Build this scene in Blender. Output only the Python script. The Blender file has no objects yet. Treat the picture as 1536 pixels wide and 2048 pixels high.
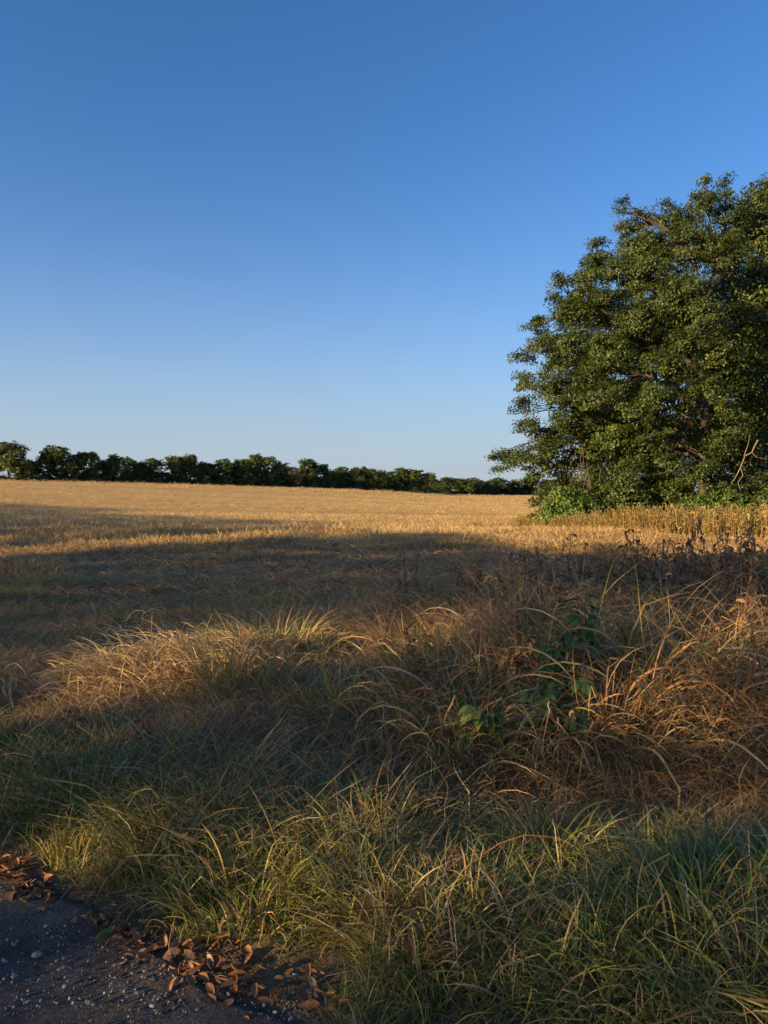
import bpy, math, random
import numpy as np
from mathutils import Vector, Matrix

# ------------------------------------------------------------------ camera, sky, sun, exposure
sc = bpy.context.scene
COL = sc.collection
R = math.radians
FPX = 1490.0                      # focal length in photo pixels (photo is 1536 x 2048)
CAMZ, PITCH = 1.65, R(1.31)
cam = bpy.data.cameras.new('camera'); camo = bpy.data.objects.new('camera', cam); COL.objects.link(camo)
cam.sensor_fit = 'VERTICAL'; cam.angle = 2*math.atan(1024/FPX)
cam.clip_start = 0.05; cam.clip_end = 9000
camo.location = (0, 0, CAMZ); camo.rotation_euler = (math.pi/2-PITCH, 0, 0)
sc.camera = camo

SUN_EL, SUN_AZ = R(12.0), R(240)  # azimuth clockwise from +Y: sun behind the camera on the left
world = bpy.data.worlds.new('World'); sc.world = world; world.use_nodes = True
nt = world.node_tree
sky = nt.nodes.new('ShaderNodeTexSky'); sky.sky_type = 'NISHITA'; sky.sun_disc = False
sky.sun_elevation = SUN_EL; sky.sun_rotation = SUN_AZ
sky.air_density = 0.9; sky.dust_density = 0.4; sky.ozone_density = 5.3
bg = nt.nodes['Background']; bg.inputs[1].default_value = 0.106
# the low sky pales into summer haze all round the horizon: exp(-(z / 0.19) ^ 1.6)
tcw = nt.nodes.new('ShaderNodeTexCoord'); sep = nt.nodes.new('ShaderNodeSeparateXYZ'); nt.links.new(tcw.outputs['Generated'], sep.inputs[0])
mz = nt.nodes.new('ShaderNodeMath'); mz.operation = 'MULTIPLY'; mz.inputs[1].default_value = 1/.19; nt.links.new(sep.outputs[2], mz.inputs[0])
mm = nt.nodes.new('ShaderNodeMath'); mm.operation = 'MAXIMUM'; mm.inputs[1].default_value = 0.0; nt.links.new(mz.outputs[0], mm.inputs[0])
mp_ = nt.nodes.new('ShaderNodeMath'); mp_.operation = 'POWER'; mp_.inputs[1].default_value = 1.6; nt.links.new(mm.outputs[0], mp_.inputs[0])
mg = nt.nodes.new('ShaderNodeMath'); mg.operation = 'MULTIPLY'; mg.inputs[1].default_value = -1.0; nt.links.new(mp_.outputs[0], mg.inputs[0])
me_ = nt.nodes.new('ShaderNodeMath'); me_.operation = 'EXPONENT'; nt.links.new(mg.outputs[0], me_.inputs[0])
mxw = nt.nodes.new('ShaderNodeMix'); mxw.data_type = 'RGBA'; nt.links.new(me_.outputs[0], mxw.inputs[0])
hs = nt.nodes.new('ShaderNodeHueSaturation'); hs.inputs['Saturation'].default_value = 1.045; nt.links.new(sky.outputs[0], hs.inputs['Color'])
nt.links.new(hs.outputs[0], mxw.inputs[6]); mxw.inputs[7].default_value = (2.12, 2.50, 2.84, 1)
nt.links.new(mxw.outputs[2], bg.inputs[0])
sun = bpy.data.lights.new('sun', 'SUN'); suno = bpy.data.objects.new('sun', sun); COL.objects.link(suno)
sun.energy = 5.0; sun.angle = R(0.5); sun.color = (1.0, 0.72, 0.36)
sdir = Vector((math.sin(SUN_AZ)*math.cos(SUN_EL), math.cos(SUN_AZ)*math.cos(SUN_EL), math.sin(SUN_EL)))
suno.rotation_euler = sdir.to_track_quat('Z', 'Y').to_euler(); suno.location = sdir*60
vs = sc.view_settings
vs.view_transform = 'Standard'; vs.look = 'None'; vs.gamma = 1; vs.use_curve_mapping = False
vs.exposure = 1.05
sc.render.engine = 'CYCLES'
sc.cycles.use_denoising = True
sc.cycles.max_bounces = 6; sc.cycles.diffuse_bounces = 3; sc.cycles.transmission_bounces = 4
sc.cycles.transparent_max_bounces = 4; sc.cycles.sample_clamp_indirect = 6

rng = np.random.default_rng(11)

# ------------------------------------------------------------------ small maths helpers
def lerp(a, b, t): return a+(b-a)*t
def smooth(t):
    t = np.clip(t, 0, 1); return t*t*(3-2*t)
_perm = np.random.default_rng(5).random((256, 256))
def vnoise(x, y):
    xi = np.floor(x).astype(int); yi = np.floor(y).astype(int)
    fx = x-xi; fy = y-yi; fx = fx*fx*(3-2*fx); fy = fy*fy*(3-2*fy)
    a = _perm[xi & 255, yi & 255]; b = _perm[(xi+1) & 255, yi & 255]
    c = _perm[xi & 255, (yi+1) & 255]; d = _perm[(xi+1) & 255, (yi+1) & 255]
    return (a*(1-fx)+b*fx)*(1-fy)+(c*(1-fx)+d*fx)*fy
def fbm(x, y, o=3):
    s = 0; a = .5; t = 0
    for k in range(o):
        s = s+a*vnoise(x*2**k+k*17.3, y*2**k+k*9.1); t += a; a *= .5
    return s/t

# road edge: signed distance, positive on the grass side
def road_sd(x, y): return (x+0.10)*.538+(y-2.25)*.843

# far edge of the field (photo column -> row of its base, distance)
EDGE_PX = [-2000, -400, 0, 300, 500, 700, 800, 900, 1020, 1250, 1600, 3000]
EDGE_ROW = [962, 965, 967.5, 971, 976, 981, 985, 990, 991.5, 991, 990, 988]
EDGE_D = [190, 190, 200, 220, 240, 290, 340, 470, 540, 560, 560, 560]
def edge_info(px):
    return np.interp(px, EDGE_PX, EDGE_ROW), np.interp(px, EDGE_PX, EDGE_D)
def ground_z(x, y):
    x = np.asarray(x, float); y = np.asarray(y, float)
    d = np.hypot(x, y)
    u = np.where(y > 1, x/np.maximum(y, 1), np.sign(x)*3)
    px = 768+FPX*np.clip(u, -1.6, 1.6)
    row, D = edge_info(px)
    zf = CAMZ+D*(990-row)/FPX
    s = smooth((d-22)/(D-22))
    front = smooth((y+5)/25)
    z = zf*s*front
    sd = road_sd(x, y)
    off = smooth(sd/0.8)
    near = np.exp(-(d/26)**2)
    z = z+off*near*(fbm(x*.7+3, y*.7, 3)-.5)*.16
    # rise under the tall dead grass on the right, hollow in front of it, low swell under the left mound
    z = z+0.24*smooth((x+.2)/1.8)*np.exp(-((y-7.2)/2.4)**2)
    z = z-0.10*smooth((x-.2)/.8)*np.exp(-((y-3.95)/.35)**2)
    z = z+0.10*np.exp(-((x+1.35)/1.0)**2-((y-6.2)/1.2)**2)
    z = z+np.where(sd < 0, -0.03*smooth(-sd/.15), 0)
    return z
def px_dir(px, py):
    a = (np.asarray(px, float)-768)/FPX; b = (1024-np.asarray(py, float))/FPX
    c, s = math.cos(PITCH), math.sin(PITCH)
    return a, c+b*s, -s+b*c            # x, y, z per unit of depth
def px_at(px, py, Y):
    dx, dy, dz = px_dir(px, py); t = Y/dy
    return np.array([dx*t, Y, CAMZ+dz*t])
def px_ground(px, py, h=0.0):
    dx, dy, dz = px_dir(px, py)
    dz = np.minimum(dz, -1e-4)
    t = np.minimum((CAMZ-h)/-dz, 700)
    for _ in range(40):
        z = ground_z(dx*t, dy*t)+h
        t2 = np.clip((CAMZ-z)/-dz, .3, 900); t = .6*t+.4*t2
    return dx*t, dy*t, ground_z(dx*t, dy*t)+h
def gx(px, Y): return (px-768)/FPX*Y      # sideways place of a photo column at depth Y

# ------------------------------------------------------------------ objects
def tag(o, label=None, cat=None, group=None, kind=None):
    if label: o['label'] = label
    if cat: o['category'] = cat
    if group: o['group'] = group
    if kind: o['kind'] = kind
    return o
def empty(name, loc, rz=0):
    o = bpy.data.objects.new(name, None); COL.objects.link(o)
    o.location = loc; o.rotation_euler = (0, 0, rz); o.empty_display_size = .1
    return o
def make_me(name, V, F, mat=None, attrs=None, smooth_sh=True, mats=None, fmat=None):
    V = np.asarray(V, np.float32).reshape(-1, 3)
    Fs = F if isinstance(F, list) else [F]
    Fs = [np.asarray(f, np.int32) for f in Fs if len(f)]
    me = bpy.data.meshes.new(name)
    me.vertices.add(len(V)); me.vertices.foreach_set('co', V.ravel())
    nl = sum(f.size for f in Fs); nf = sum(len(f) for f in Fs)
    me.loops.add(nl); me.polygons.add(nf)
    me.loops.foreach_set('vertex_index', np.concatenate([f.ravel() for f in Fs]) if Fs else [])
    tot = np.concatenate([np.full(len(f), f.shape[1], np.int32) for f in Fs])
    st = np.concatenate([[0], np.cumsum(tot)[:-1]]).astype(np.int32)
    me.polygons.foreach_set('loop_start', st)
    if smooth_sh: me.polygons.foreach_set('use_smooth', np.ones(nf, bool))
    for k, a in (attrs or {}).items():
        a = np.asarray(a, np.float32)
        at = me.attributes.new(k, 'FLOAT_COLOR', 'POINT')
        if a.shape[1] == 3: a = np.concatenate([a, np.ones((len(a), 1), np.float32)], 1)
        at.data.foreach_set('color', a.ravel())
    me.update(calc_edges=True); me.validate()
    for m in (mats or ([mat] if mat else [])): me.materials.append(m)
    if fmat is not None: me.polygons.foreach_set('material_index', np.asarray(fmat, np.int32))
    return me
def link(name, me, parent=None, loc=None):
    o = bpy.data.objects.new(name, me); COL.objects.link(o)
    if parent: o.parent = parent
    if loc is not None: o.location = loc
    return o
class Geo:
    """collects vertices, faces and a colour attribute for one mesh"""
    def __init__(s): s.V = []; s.F = []; s.A = []; s.n = 0
    def add(s, V, F, A=None):
        V = np.asarray(V, float).reshape(-1, 3); F = np.asarray(F, int)
        s.V.append(V); s.F.append(F+s.n)
        s.A.append(np.zeros((len(V), 3)) if A is None else np.broadcast_to(np.asarray(A, float), (len(V), 3)))
        s.n += len(V)
    def mesh(s, name, mat, smooth_sh=True, attr='col'):
        return make_me(name, np.concatenate(s.V), s.F, mat, {attr: np.concatenate(s.A)}, smooth_sh)

# ------------------------------------------------------------------ materials
def new_mat(name):
    m = bpy.data.materials.new(name); m.use_nodes = True
    t = m.node_tree; t.nodes.clear()
    out = t.nodes.new('ShaderNodeOutputMaterial')
    return m, t, out
def N(t, kind, **kw):
    n = t.nodes.new(kind)
    for k, v in kw.items(): setattr(n, k, v)
    return n
def ramp(t, fac, stops):
    r = N(t, 'ShaderNodeValToRGB'); e = r.color_ramp.elements
    while len(e) < len(stops): e.new(.5)
    for el, (p, c) in zip(e, stops):
        el.position = p; el.color = (c, c, c, 1) if isinstance(c, (int, float)) else (*c, 1)
    t.links.new(fac, r.inputs[0]); return r.outputs[0]
def noise(t, scale, detail=3, vec=None, rough=.55):
    n = N(t, 'ShaderNodeTexNoise'); n.inputs['Scale'].default_value = scale
    n.inputs['Detail'].default_value = detail; n.inputs['Roughness'].default_value = rough
    if vec is not None: t.links.new(vec, n.inputs['Vector'])
    return n.outputs['Fac']
def mixc(t, fac, a, b, mode='MIX'):
    n = N(t, 'ShaderNodeMix', data_type='RGBA', blend_type=mode)
    for i, v in ((0, fac), (6, a), (7, b)):
        s = n.inputs[i]
        if isinstance(v, bpy.types.NodeSocket): t.links.new(v, s)
        elif isinstance(v, (int, float)): s.default_value = v if i == 0 else (v, v, v, 1)
        else: s.default_value = (*v, 1)
    return n.outputs[2]
def attr(t, name, kind='GEOMETRY'):
    n = N(t, 'ShaderNodeAttribute', attribute_name=name); n.attribute_type = kind
    return n
def math_n(t, op, a, b=None):
    n = N(t, 'ShaderNodeMath', operation=op)
    for i, v in enumerate((a, b)):
        if v is None: continue
        if hasattr(v, 'links'): t.links.new(v, n.inputs[i])
        else: n.inputs[i].default_value = v
    return n.outputs[0]
def thin_surface(t, out, col, rough=.6, trans=.3, spec=.25):
    p = N(t, 'ShaderNodeBsdfPrincipled'); p.inputs['Roughness'].default_value = rough
    p.inputs['Specular IOR Level'].default_value = spec
    t.links.new(col, p.inputs['Base Color'])
    if trans > 0:
        tr = N(t, 'ShaderNodeBsdfTranslucent'); t.links.new(col, tr.inputs[0])
        mx = N(t, 'ShaderNodeMixShader'); mx.inputs[0].default_value = trans
        t.links.new(p.outputs[0], mx.inputs[1]); t.links.new(tr.outputs[0], mx.inputs[2])
        t.links.new(mx.outputs[0], out.inputs[0])
    else: t.links.new(p.outputs[0], out.inputs[0])
    return p
def mat_instanced_grass():
    # blade attribute 'bl': r = which of the two tints, g = along the blade, b = brightness
    m, t, out = new_mat('grass_blades')
    bl = attr(t, 'bl'); s = N(t, 'ShaderNodeSeparateColor'); t.links.new(bl.outputs['Color'], s.inputs[0])
    t1 = attr(t, 'tint', 'INSTANCER'); t2 = attr(t, 'tintb', 'INSTANCER')
    f = ramp(t, s.outputs[0], [(.60, 0.0), (.72, 1.0)])
    c = mixc(t, f, t1.outputs['Color'], t2.outputs['Color'])
    br = math_n(t, 'MULTIPLY_ADD', s.outputs[2], .95); br.node.inputs[2].default_value = .5
    v = N(t, 'ShaderNodeVectorMath', operation='SCALE'); t.links.new(c, v.inputs[0]); t.links.new(br, v.inputs['Scale'])
    thin_surface(t, out, v.outputs[0], .55, .28)
    return m
def mat_col(name, rough=.6, trans=.3, spec=.25, bump=None, streak=None):
    m, t, out = new_mat(name)
    a = attr(t, 'col'); c = a.outputs['Color']
    tc = N(t, 'ShaderNodeTexCoord')
    if streak:
        n = noise(t, streak, 4, tc.outputs['Object'])
        c = mixc(t, 1.0, c, ramp(t, n, [(.3, .65), (.7, 1.25)]), 'MULTIPLY')
    p = thin_surface(t, out, c, rough, trans, spec)
    if bump:
        b = N(t, 'ShaderNodeBump'); b.inputs['Strength'].default_value = .6; b.inputs['Distance'].default_value = bump[1]
        t.links.new(noise(t, bump[0], 5, tc.outputs['Object']), b.inputs['Height']); t.links.new(b.outputs[0], p.inputs['Normal'])
    return m
M_GRASS = mat_instanced_grass()
M_BLADE = mat_col('tussock_blades', .55, .28)
M_LEAF = mat_col('tree_leaves', .5, .25, .35)
M_HERB = mat_col('weed_leaves', .5, .3, .3, streak=40)
M_DEADLEAF = mat_col('dead_leaves', .65, .15, .25, streak=60)
M_BARK = mat_col('bark', .85, 0, .15, bump=(9, .05), streak=5)
M_STEM = mat_col('weed_stems', .75, 0, .2, streak=30)
M_STONE = mat_col('stones', .8, 0, .3, bump=(60, .004), streak=45)

def mat_ground():
    m, t, out = new_mat('field_ground')
    tc = N(t, 'ShaderNodeTexCoord'); P = tc.outputs['Object']
    z = attr(t, 'zone'); s = N(t, 'ShaderNodeSeparateColor'); t.links.new(z.outputs['Color'], s.inputs[0])
    n1 = noise(t, 1.3, 6, P); n2 = noise(t, 14, 5, P); n3 = noise(t, .05, 4, P); n4 = noise(t, 70, 3, P)
    soil = ramp(t, n2, [(.3, (.13, .09, .068)), (.55, (.20, .143, .105)), (.8, (.29, .21, .145))])
    thatch = ramp(t, n2, [(.25, (.11, .075, .04)), (.55, (.20, .14, .075)), (.8, (.31, .22, .12))])
    # stubble rows: stretched across the view
    mp = N(t, 'ShaderNodeMapping'); mp.inputs['Rotation'].default_value = (0, 0, R(4)); mp.inputs['Scale'].default_value = (.012, .35, 1)
    t.links.new(P, mp.inputs[0]); rows = noise(t, 1.0, 5, mp.outputs[0], .7)
    field = ramp(t, rows, [(.25, (.38, .265, .125)), (.5, (.50, .36, .17)), (.75, (.60, .45, .23))])
    field = mixc(t, ramp(t, n3, [(.4, 0.0), (.65, .35)]), field, (.40, .25, .105))
    a = mixc(t, s.outputs[0], thatch, soil)
    c = mixc(t, s.outputs[1], a, field)
    p = N(t, 'ShaderNodeBsdfPrincipled'); p.inputs['Roughness'].default_value = 1; p.inputs['Specular IOR Level'].default_value = 0
    t.links.new(c, p.inputs['Base Color'])
    b = N(t, 'ShaderNodeBump'); b.inputs['Strength'].default_value = .7; b.inputs['Distance'].default_value = .04
    h = math_n(t, 'ADD', n2, n4); t.links.new(h, b.inputs['Height']); t.links.new(b.outputs[0], p.inputs['Normal'])
    t.links.new(p.outputs[0], out.inputs[0]); return m
def mat_road():
    m, t, out = new_mat('road_dirt')
    tc = N(t, 'ShaderNodeTexCoord'); P = tc.outputs['Object']
    n1 = noise(t, 5, 6, P); n2 = noise(t, 60, 4, P); n3 = noise(t, 220, 3, P)
    c = ramp(t, n1, [(.3, (.070, .058, .050)), (.55, (.115, .095, .080)), (.75, (.18, .145, .115))])
    c = mixc(t, 1.0, c, ramp(t, n2, [(.3, .6), (.7, 1.35)]), 'MULTIPLY')
    vor = N(t, 'ShaderNodeTexVoronoi'); vor.inputs['Scale'].default_value = 95; t.links.new(P, vor.inputs['Vector'])
    peb = ramp(t, vor.outputs['Distance'], [(.18, 1.0), (.30, 0.0)])
    pc = N(t, 'ShaderNodeSeparateColor'); t.links.new(vor.outputs['Color'], pc.inputs[0])
    on = math_n(t, 'GREATER_THAN', pc.outputs[0], .72)
    c = mixc(t, math_n(t, 'MULTIPLY', peb, on), c, ramp(t, pc.outputs[1], [(0, (.12, .11, .10)), (.7, (.22, .20, .18)), (1, (.42, .40, .36))]))
    p = N(t, 'ShaderNodeBsdfPrincipled'); p.inputs['Roughness'].default_value = .9; p.inputs['Specular IOR Level'].default_value = .2
    t.links.new(c, p.inputs['Base Color'])
    b = N(t, 'ShaderNodeBump'); b.inputs['Strength'].default_value = .8; b.inputs['Distance'].default_value = .02
    h = math_n(t, 'ADD', math_n(t, 'ADD', n2, n3), math_n(t, 'MULTIPLY', peb, on))
    t.links.new(h, b.inputs['Height']); t.links.new(b.outputs[0], p.inputs['Normal'])
    t.links.new(p.outputs[0], out.inputs[0]); return m

# ------------------------------------------------------------------ ground sheet
def bare_mask(x, y):
    """1 where the soil is bare: the worn patch in the middle distance and the lane at the left"""
    n = fbm(x*.35+9, y*.35, 3); n2 = fbm(x*1.7, y*1.7+4, 3)
    u = x/np.maximum(y, .5)
    a = np.exp(-((y-16.5)/5.8)**2)*smooth((.27-u)/.14)*smooth((u+.66)/.3)
    b = np.exp(-((x+2.55-(y-7)*-.30)/.42)**2)*smooth((y-5.0)/1.5)*smooth((13-y)/3)
    return np.clip(np.maximum(a, .8*b)*2.0*smooth((n*.6+n2*.4-.27)/.2), 0, 1)
def build_ground():
    a = np.concatenate([np.linspace(-38, 38, 230), np.linspace(38, 322, 60)[1:-1]])
    a = np.radians(a); r = np.concatenate([[.0], np.geomspace(.45, 40, 190), np.geomspace(40, 6000, 90)[1:]])
    A, Rr = np.meshgrid(a, r); X = Rr*np.sin(A); Y = Rr*np.cos(A); Z = ground_z(X, Y)
    V = np.stack([X, Y, Z], -1); nr, na = A.shape
    i = np.arange(nr-1)[:, None]*na; j = np.arange(na)[None, :]; j2 = (j+1) % na
    F = np.stack([i+j, i+j2, i+na+j2, i+na+j], -1).reshape(-1, 4)[:, ::-1]
    d = np.hypot(X, Y)
    zone = np.stack([bare_mask(X, Y), smooth((d-20)/14)*(1-bare_mask(X, Y)), 0*X], -1)
    me = make_me('ground', V, F, mat_ground(), {'zone': zone.reshape(-1, 3)})
    tag(link('ground', me), 'straw coloured field ground reaching to the far tree line', kind='structure')
    # gravel road
    t = np.linspace(-12, 12, 420); w = np.linspace(0, 5.5, 150)**1.0
    T, W = np.meshgrid(t, w)
    edge = (fbm(t*1.8, t*0+2, 3)-.5)*.30
    sd = edge[None, :]*np.exp(-W*2)-.01-W
    X = -.10-.843*T+.538*sd; Y = 2.25+.538*T+.843*sd
    Z = .004+.030*(fbm(X*2.2, Y*2.2, 4)-.45)+.012*(fbm(X*11, Y*11, 2)-.5)+.018*np.sin(sd*9+fbm(T*1.3, W, 2)*5)*np.exp(-((W-.55)/.5)**2)
    Z = np.maximum(Z, -.018); Z[0] -= .05
    nr, na = T.shape; i = np.arange(nr-1)[:, None]*na; j = np.arange(na-1)[None, :]
    F = np.stack([i+j, i+j+1, i+na+j+1, i+na+j], -1).reshape(-1, 4)
    me = make_me('gravel_road', np.stack([X, Y, Z], -1), F, mat_road())
    tag(link('gravel_road', me), 'dark gravel road at the lower left corner', kind='structure')
build_ground()
def road_z(x, y):
    return .004+.030*(fbm(x*2.2, y*2.2, 4)-.45)

# ------------------------------------------------------------------ shape builders
def tube(path, rad, sides=6):
    P = np.asarray(path, float); n = len(P); rad = np.broadcast_to(np.asarray(rad, float), (n,))
    T = np.gradient(P, axis=0); T /= np.linalg.norm(T, axis=1, keepdims=True)+1e-9
    ref = np.array([0, 0, 1.]) if abs(T[:, 2]).mean() < .8 else np.array([1., 0, 0])
    S = np.cross(T, ref); S /= np.linalg.norm(S, axis=1, keepdims=True)+1e-9
    B = np.cross(T, S)
    a = np.linspace(0, 2*math.pi, sides, endpoint=False)
    V = P[:, None]+rad[:, None, None]*(np.cos(a)[None, :, None]*S[:, None]+np.sin(a)[None, :, None]*B[:, None])
    i = np.arange(n-1)[:, None]*sides; j = np.arange(sides)[None, :]; j2 = (j+1) % sides
    F = np.stack([i+j, i+j2, i+sides+j2, i+sides+j], -1).reshape(-1, 4)
    return V.reshape(-1, 3), F
def bez(p0, p1, p2, n):
    t = np.linspace(0, 1, n)[:, None]
    return (1-t)**2*np.asarray(p0)+2*t*(1-t)*np.asarray(p1)+t*t*np.asarray(p2)

def blades(g, base, az, L, W, tilt, bend, pw=1.4, seg=6, twist=1.2, kink=.25, prof='blade'):
    """ribbons that rise from base and arch over towards az; returns vertices, quads, along, blade index"""
    n = len(base); t = np.linspace(0, 1, seg+1)
    ang = tilt[:, None]+bend[:, None]*t[None, :]**pw
    brk = (g.random((n, 1)) < .28)*g.uniform(.5, 1.7, (n, 1)); ang = ang+brk*(t[None, :] > g.uniform(.3, .85, (n, 1)))
    ang = np.minimum(ang, 2.9)
    wob = g.normal(0, kink, (n, 1))*t[None, :]+g.normal(0, kink*.35, (n, seg+1))
    azz = az[:, None]+wob
    d = np.stack([np.sin(ang)*np.cos(azz), np.sin(ang)*np.sin(azz), np.cos(ang)], -1)
    step = (L/seg)[:, None, None]*d
    P = base[:, None]+np.concatenate([np.zeros((n, 1, 3)), np.cumsum(step[:, :-1], 1)], 1)
    side = np.stack([-np.sin(azz), np.cos(azz), 0*azz], -1)
    tw = (g.uniform(-1, 1, (n, 1))*twist)+g.uniform(-.8, .8, (n, 1))*twist*t[None, :]
    nor = np.cross(side, d)
    S = side*np.cos(tw)[..., None]+nor*np.sin(tw)[..., None]
    w = (W[:, None]*(.65+.6*np.minimum(t*3, 1))*np.sqrt(np.clip(1-t**2.2, .004, 1)))[..., None]*.5
    V = np.stack([P-S*w, P+S*w], 2)
    k = (np.arange(n)*(seg+1)*2)[:, None]; j = (np.arange(seg)*2)[None, :]
    F = np.stack([k+j, k+j+1, k+j+3, k+j+2], -1).reshape(-1, 4)
    along = np.broadcast_to(t[None, :, None], (n, seg+1, 2)).reshape(-1)
    idx = np.repeat(np.arange(n), (seg+1)*2)
    return V.reshape(-1, 3), F, along, idx
def tuft(g, n, spread, L, W, tilt, bend, pw=1.4, seg=6, lean=None, twist=1.2, kink=.25):
    a = g.uniform(0, 2*math.pi, n); r = spread*np.sqrt(g.random(n))
    base = np.stack([r*np.cos(a), r*np.sin(a), np.full(n, -.01)], 1)
    az = a+g.normal(0, .8, n)
    if lean is not None: az = g.normal(0, lean, n)
    return blades(g, base, az, g.uniform(*L, n), g.uniform(*W, n), g.uniform(*tilt, n), g.uniform(*bend, n), pw, seg, twist, kink)

# collections of tufts for the grass scatter (kept out of the scene; only the scatter uses them)
def tuft_collection(name, specs):
    c = bpy.data.collections.new(name)
    for i, (n, kw) in enumerate(specs):
        g = np.random.default_rng(100+i*7+len(name))
        V, F, al, ix = tuft(g, n, **kw)
        ra = g.random(n); rb = g.random(n)
        A = np.stack([ra[ix], al, rb[ix]], 1)
        me = make_me('%s_%02d' % (name, i), V, F, M_GRASS, {'bl': A})
        o = bpy.data.objects.new('%s_%02d' % (name, i), me); c.objects.link(o)
    return c
# --- scatter node group
def scatter_group(coll, name):
    ng = bpy.data.node_groups.new(name, 'GeometryNodeTree')
    ng.interface.new_socket('Geometry', in_out='INPUT', socket_type='NodeSocketGeometry')
    ng.interface.new_socket('Geometry', in_out='OUTPUT', socket_type='NodeSocketGeometry')
    gi = ng.nodes.new('NodeGroupInput'); go = ng.nodes.new('NodeGroupOutput')
    ci = ng.nodes.new('GeometryNodeCollectionInfo'); ci.inputs[0].default_value = coll
    ci.inputs['Separate Children'].default_value = True; ci.inputs['Reset Children'].default_value = True
    ip = ng.nodes.new('GeometryNodeInstanceOnPoints'); ip.inputs['Pick Instance'].default_value = True
    def na(nm, ty):
        n = ng.nodes.new('GeometryNodeInputNamedAttribute'); n.data_type = ty; n.inputs['Name'].default_value = nm
        return n.outputs[0]
    er = ng.nodes.new('FunctionNodeEulerToRotation'); ng.links.new(na('rot', 'FLOAT_VECTOR'), er.inputs[0])
    ng.links.new(gi.outputs[0], ip.inputs['Points']); ng.links.new(ci.outputs[0], ip.inputs['Instance'])
    ng.links.new(na('idx', 'INT'), ip.inputs['Instance Index']); ng.links.new(er.outputs[0], ip.inputs['Rotation'])
    ng.links.new(na('scl', 'FLOAT_VECTOR'), ip.inputs['Scale'])
    ng.links.new(ip.outputs[0], go.inputs[0])
    return ng
def scatter(name, label, coll, P, rot, scl, idx, tint, tintb, cat):
    me = bpy.data.meshes.new(name); n = len(P)
    me.vertices.add(n); me.vertices.foreach_set('co', np.asarray(P, np.float32).ravel())
    for k, a in (('rot', rot), ('scl', scl)):
        me.attributes.new(k, 'FLOAT_VECTOR', 'POINT').data.foreach_set('vector', np.asarray(a, np.float32).ravel())
    me.attributes.new('idx', 'INT', 'POINT').data.foreach_set('value', np.asarray(idx, np.int32))
    for k, a in (('tint', tint), ('tintb', tintb)):
        a = np.concatenate([np.asarray(a, np.float32), np.ones((n, 1), np.float32)], 1)
        me.attributes.new(k, 'FLOAT_COLOR', 'POINT').data.foreach_set('color', a.ravel())
    o = link(name, me); tag(o, label, cat, kind='stuff')
    md = o.modifiers.new('scatter', 'NODES'); md.node_group = scatter_group(coll, name)
    return o

# ------------------------------------------------------------------ colours (real base colours, linear)
STRAW = np.array([.52, .345, .140]); PALE = np.array([.60, .43, .22]); BROWN = np.array([.33, .175, .075])
RUST = np.array([.36, .165, .065]); GREY = np.array([.36, .265, .175])
GREEN = np.array([.175, .205, .045]); DGREEN = np.array([.105, .145, .040]); YGREEN = np.array([.33, .29, .07])
def mixes(g, n, cols, w):
    k = g.choice(len(cols), n, p=np.array(w)/np.sum(w)); c = np.array(cols)[k]
    return c*g.uniform(.8, 1.2, (n, 1))*(1+g.normal(0, .05, (n, 3)))

# ------------------------------------------------------------------ grass scatters
def frustum_points(g, n, d0, d1, pw=1.0, margin=.60):
    u = g.random(n); d = (d0**pw+(d1**pw-d0**pw)*u)**(1/pw)
    x = g.uniform(-margin, margin, n)*(d+.8); return x, d
def in_tall(x, y):
    """how much the tall dead grass covers a place (right half, 4 to 11 m out)"""
    n = (fbm(x*.9+2, y*.9, 2)-.5)*.9
    a = smooth((x-(-.35+.06*(y-4))+n*.8)/.55)*smooth((y-3.78+n*.25)/.35)*smooth((10.6+.12*x-y+n*1.5)/1.6)
    return a
def in_mound(x, y):
    return np.exp(-(((x+1.25)*.88+(y-6.2)*.42)/.95)**2-(((y-6.2)*.9-(x+1.25)*.25)/1.25)**2)

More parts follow.
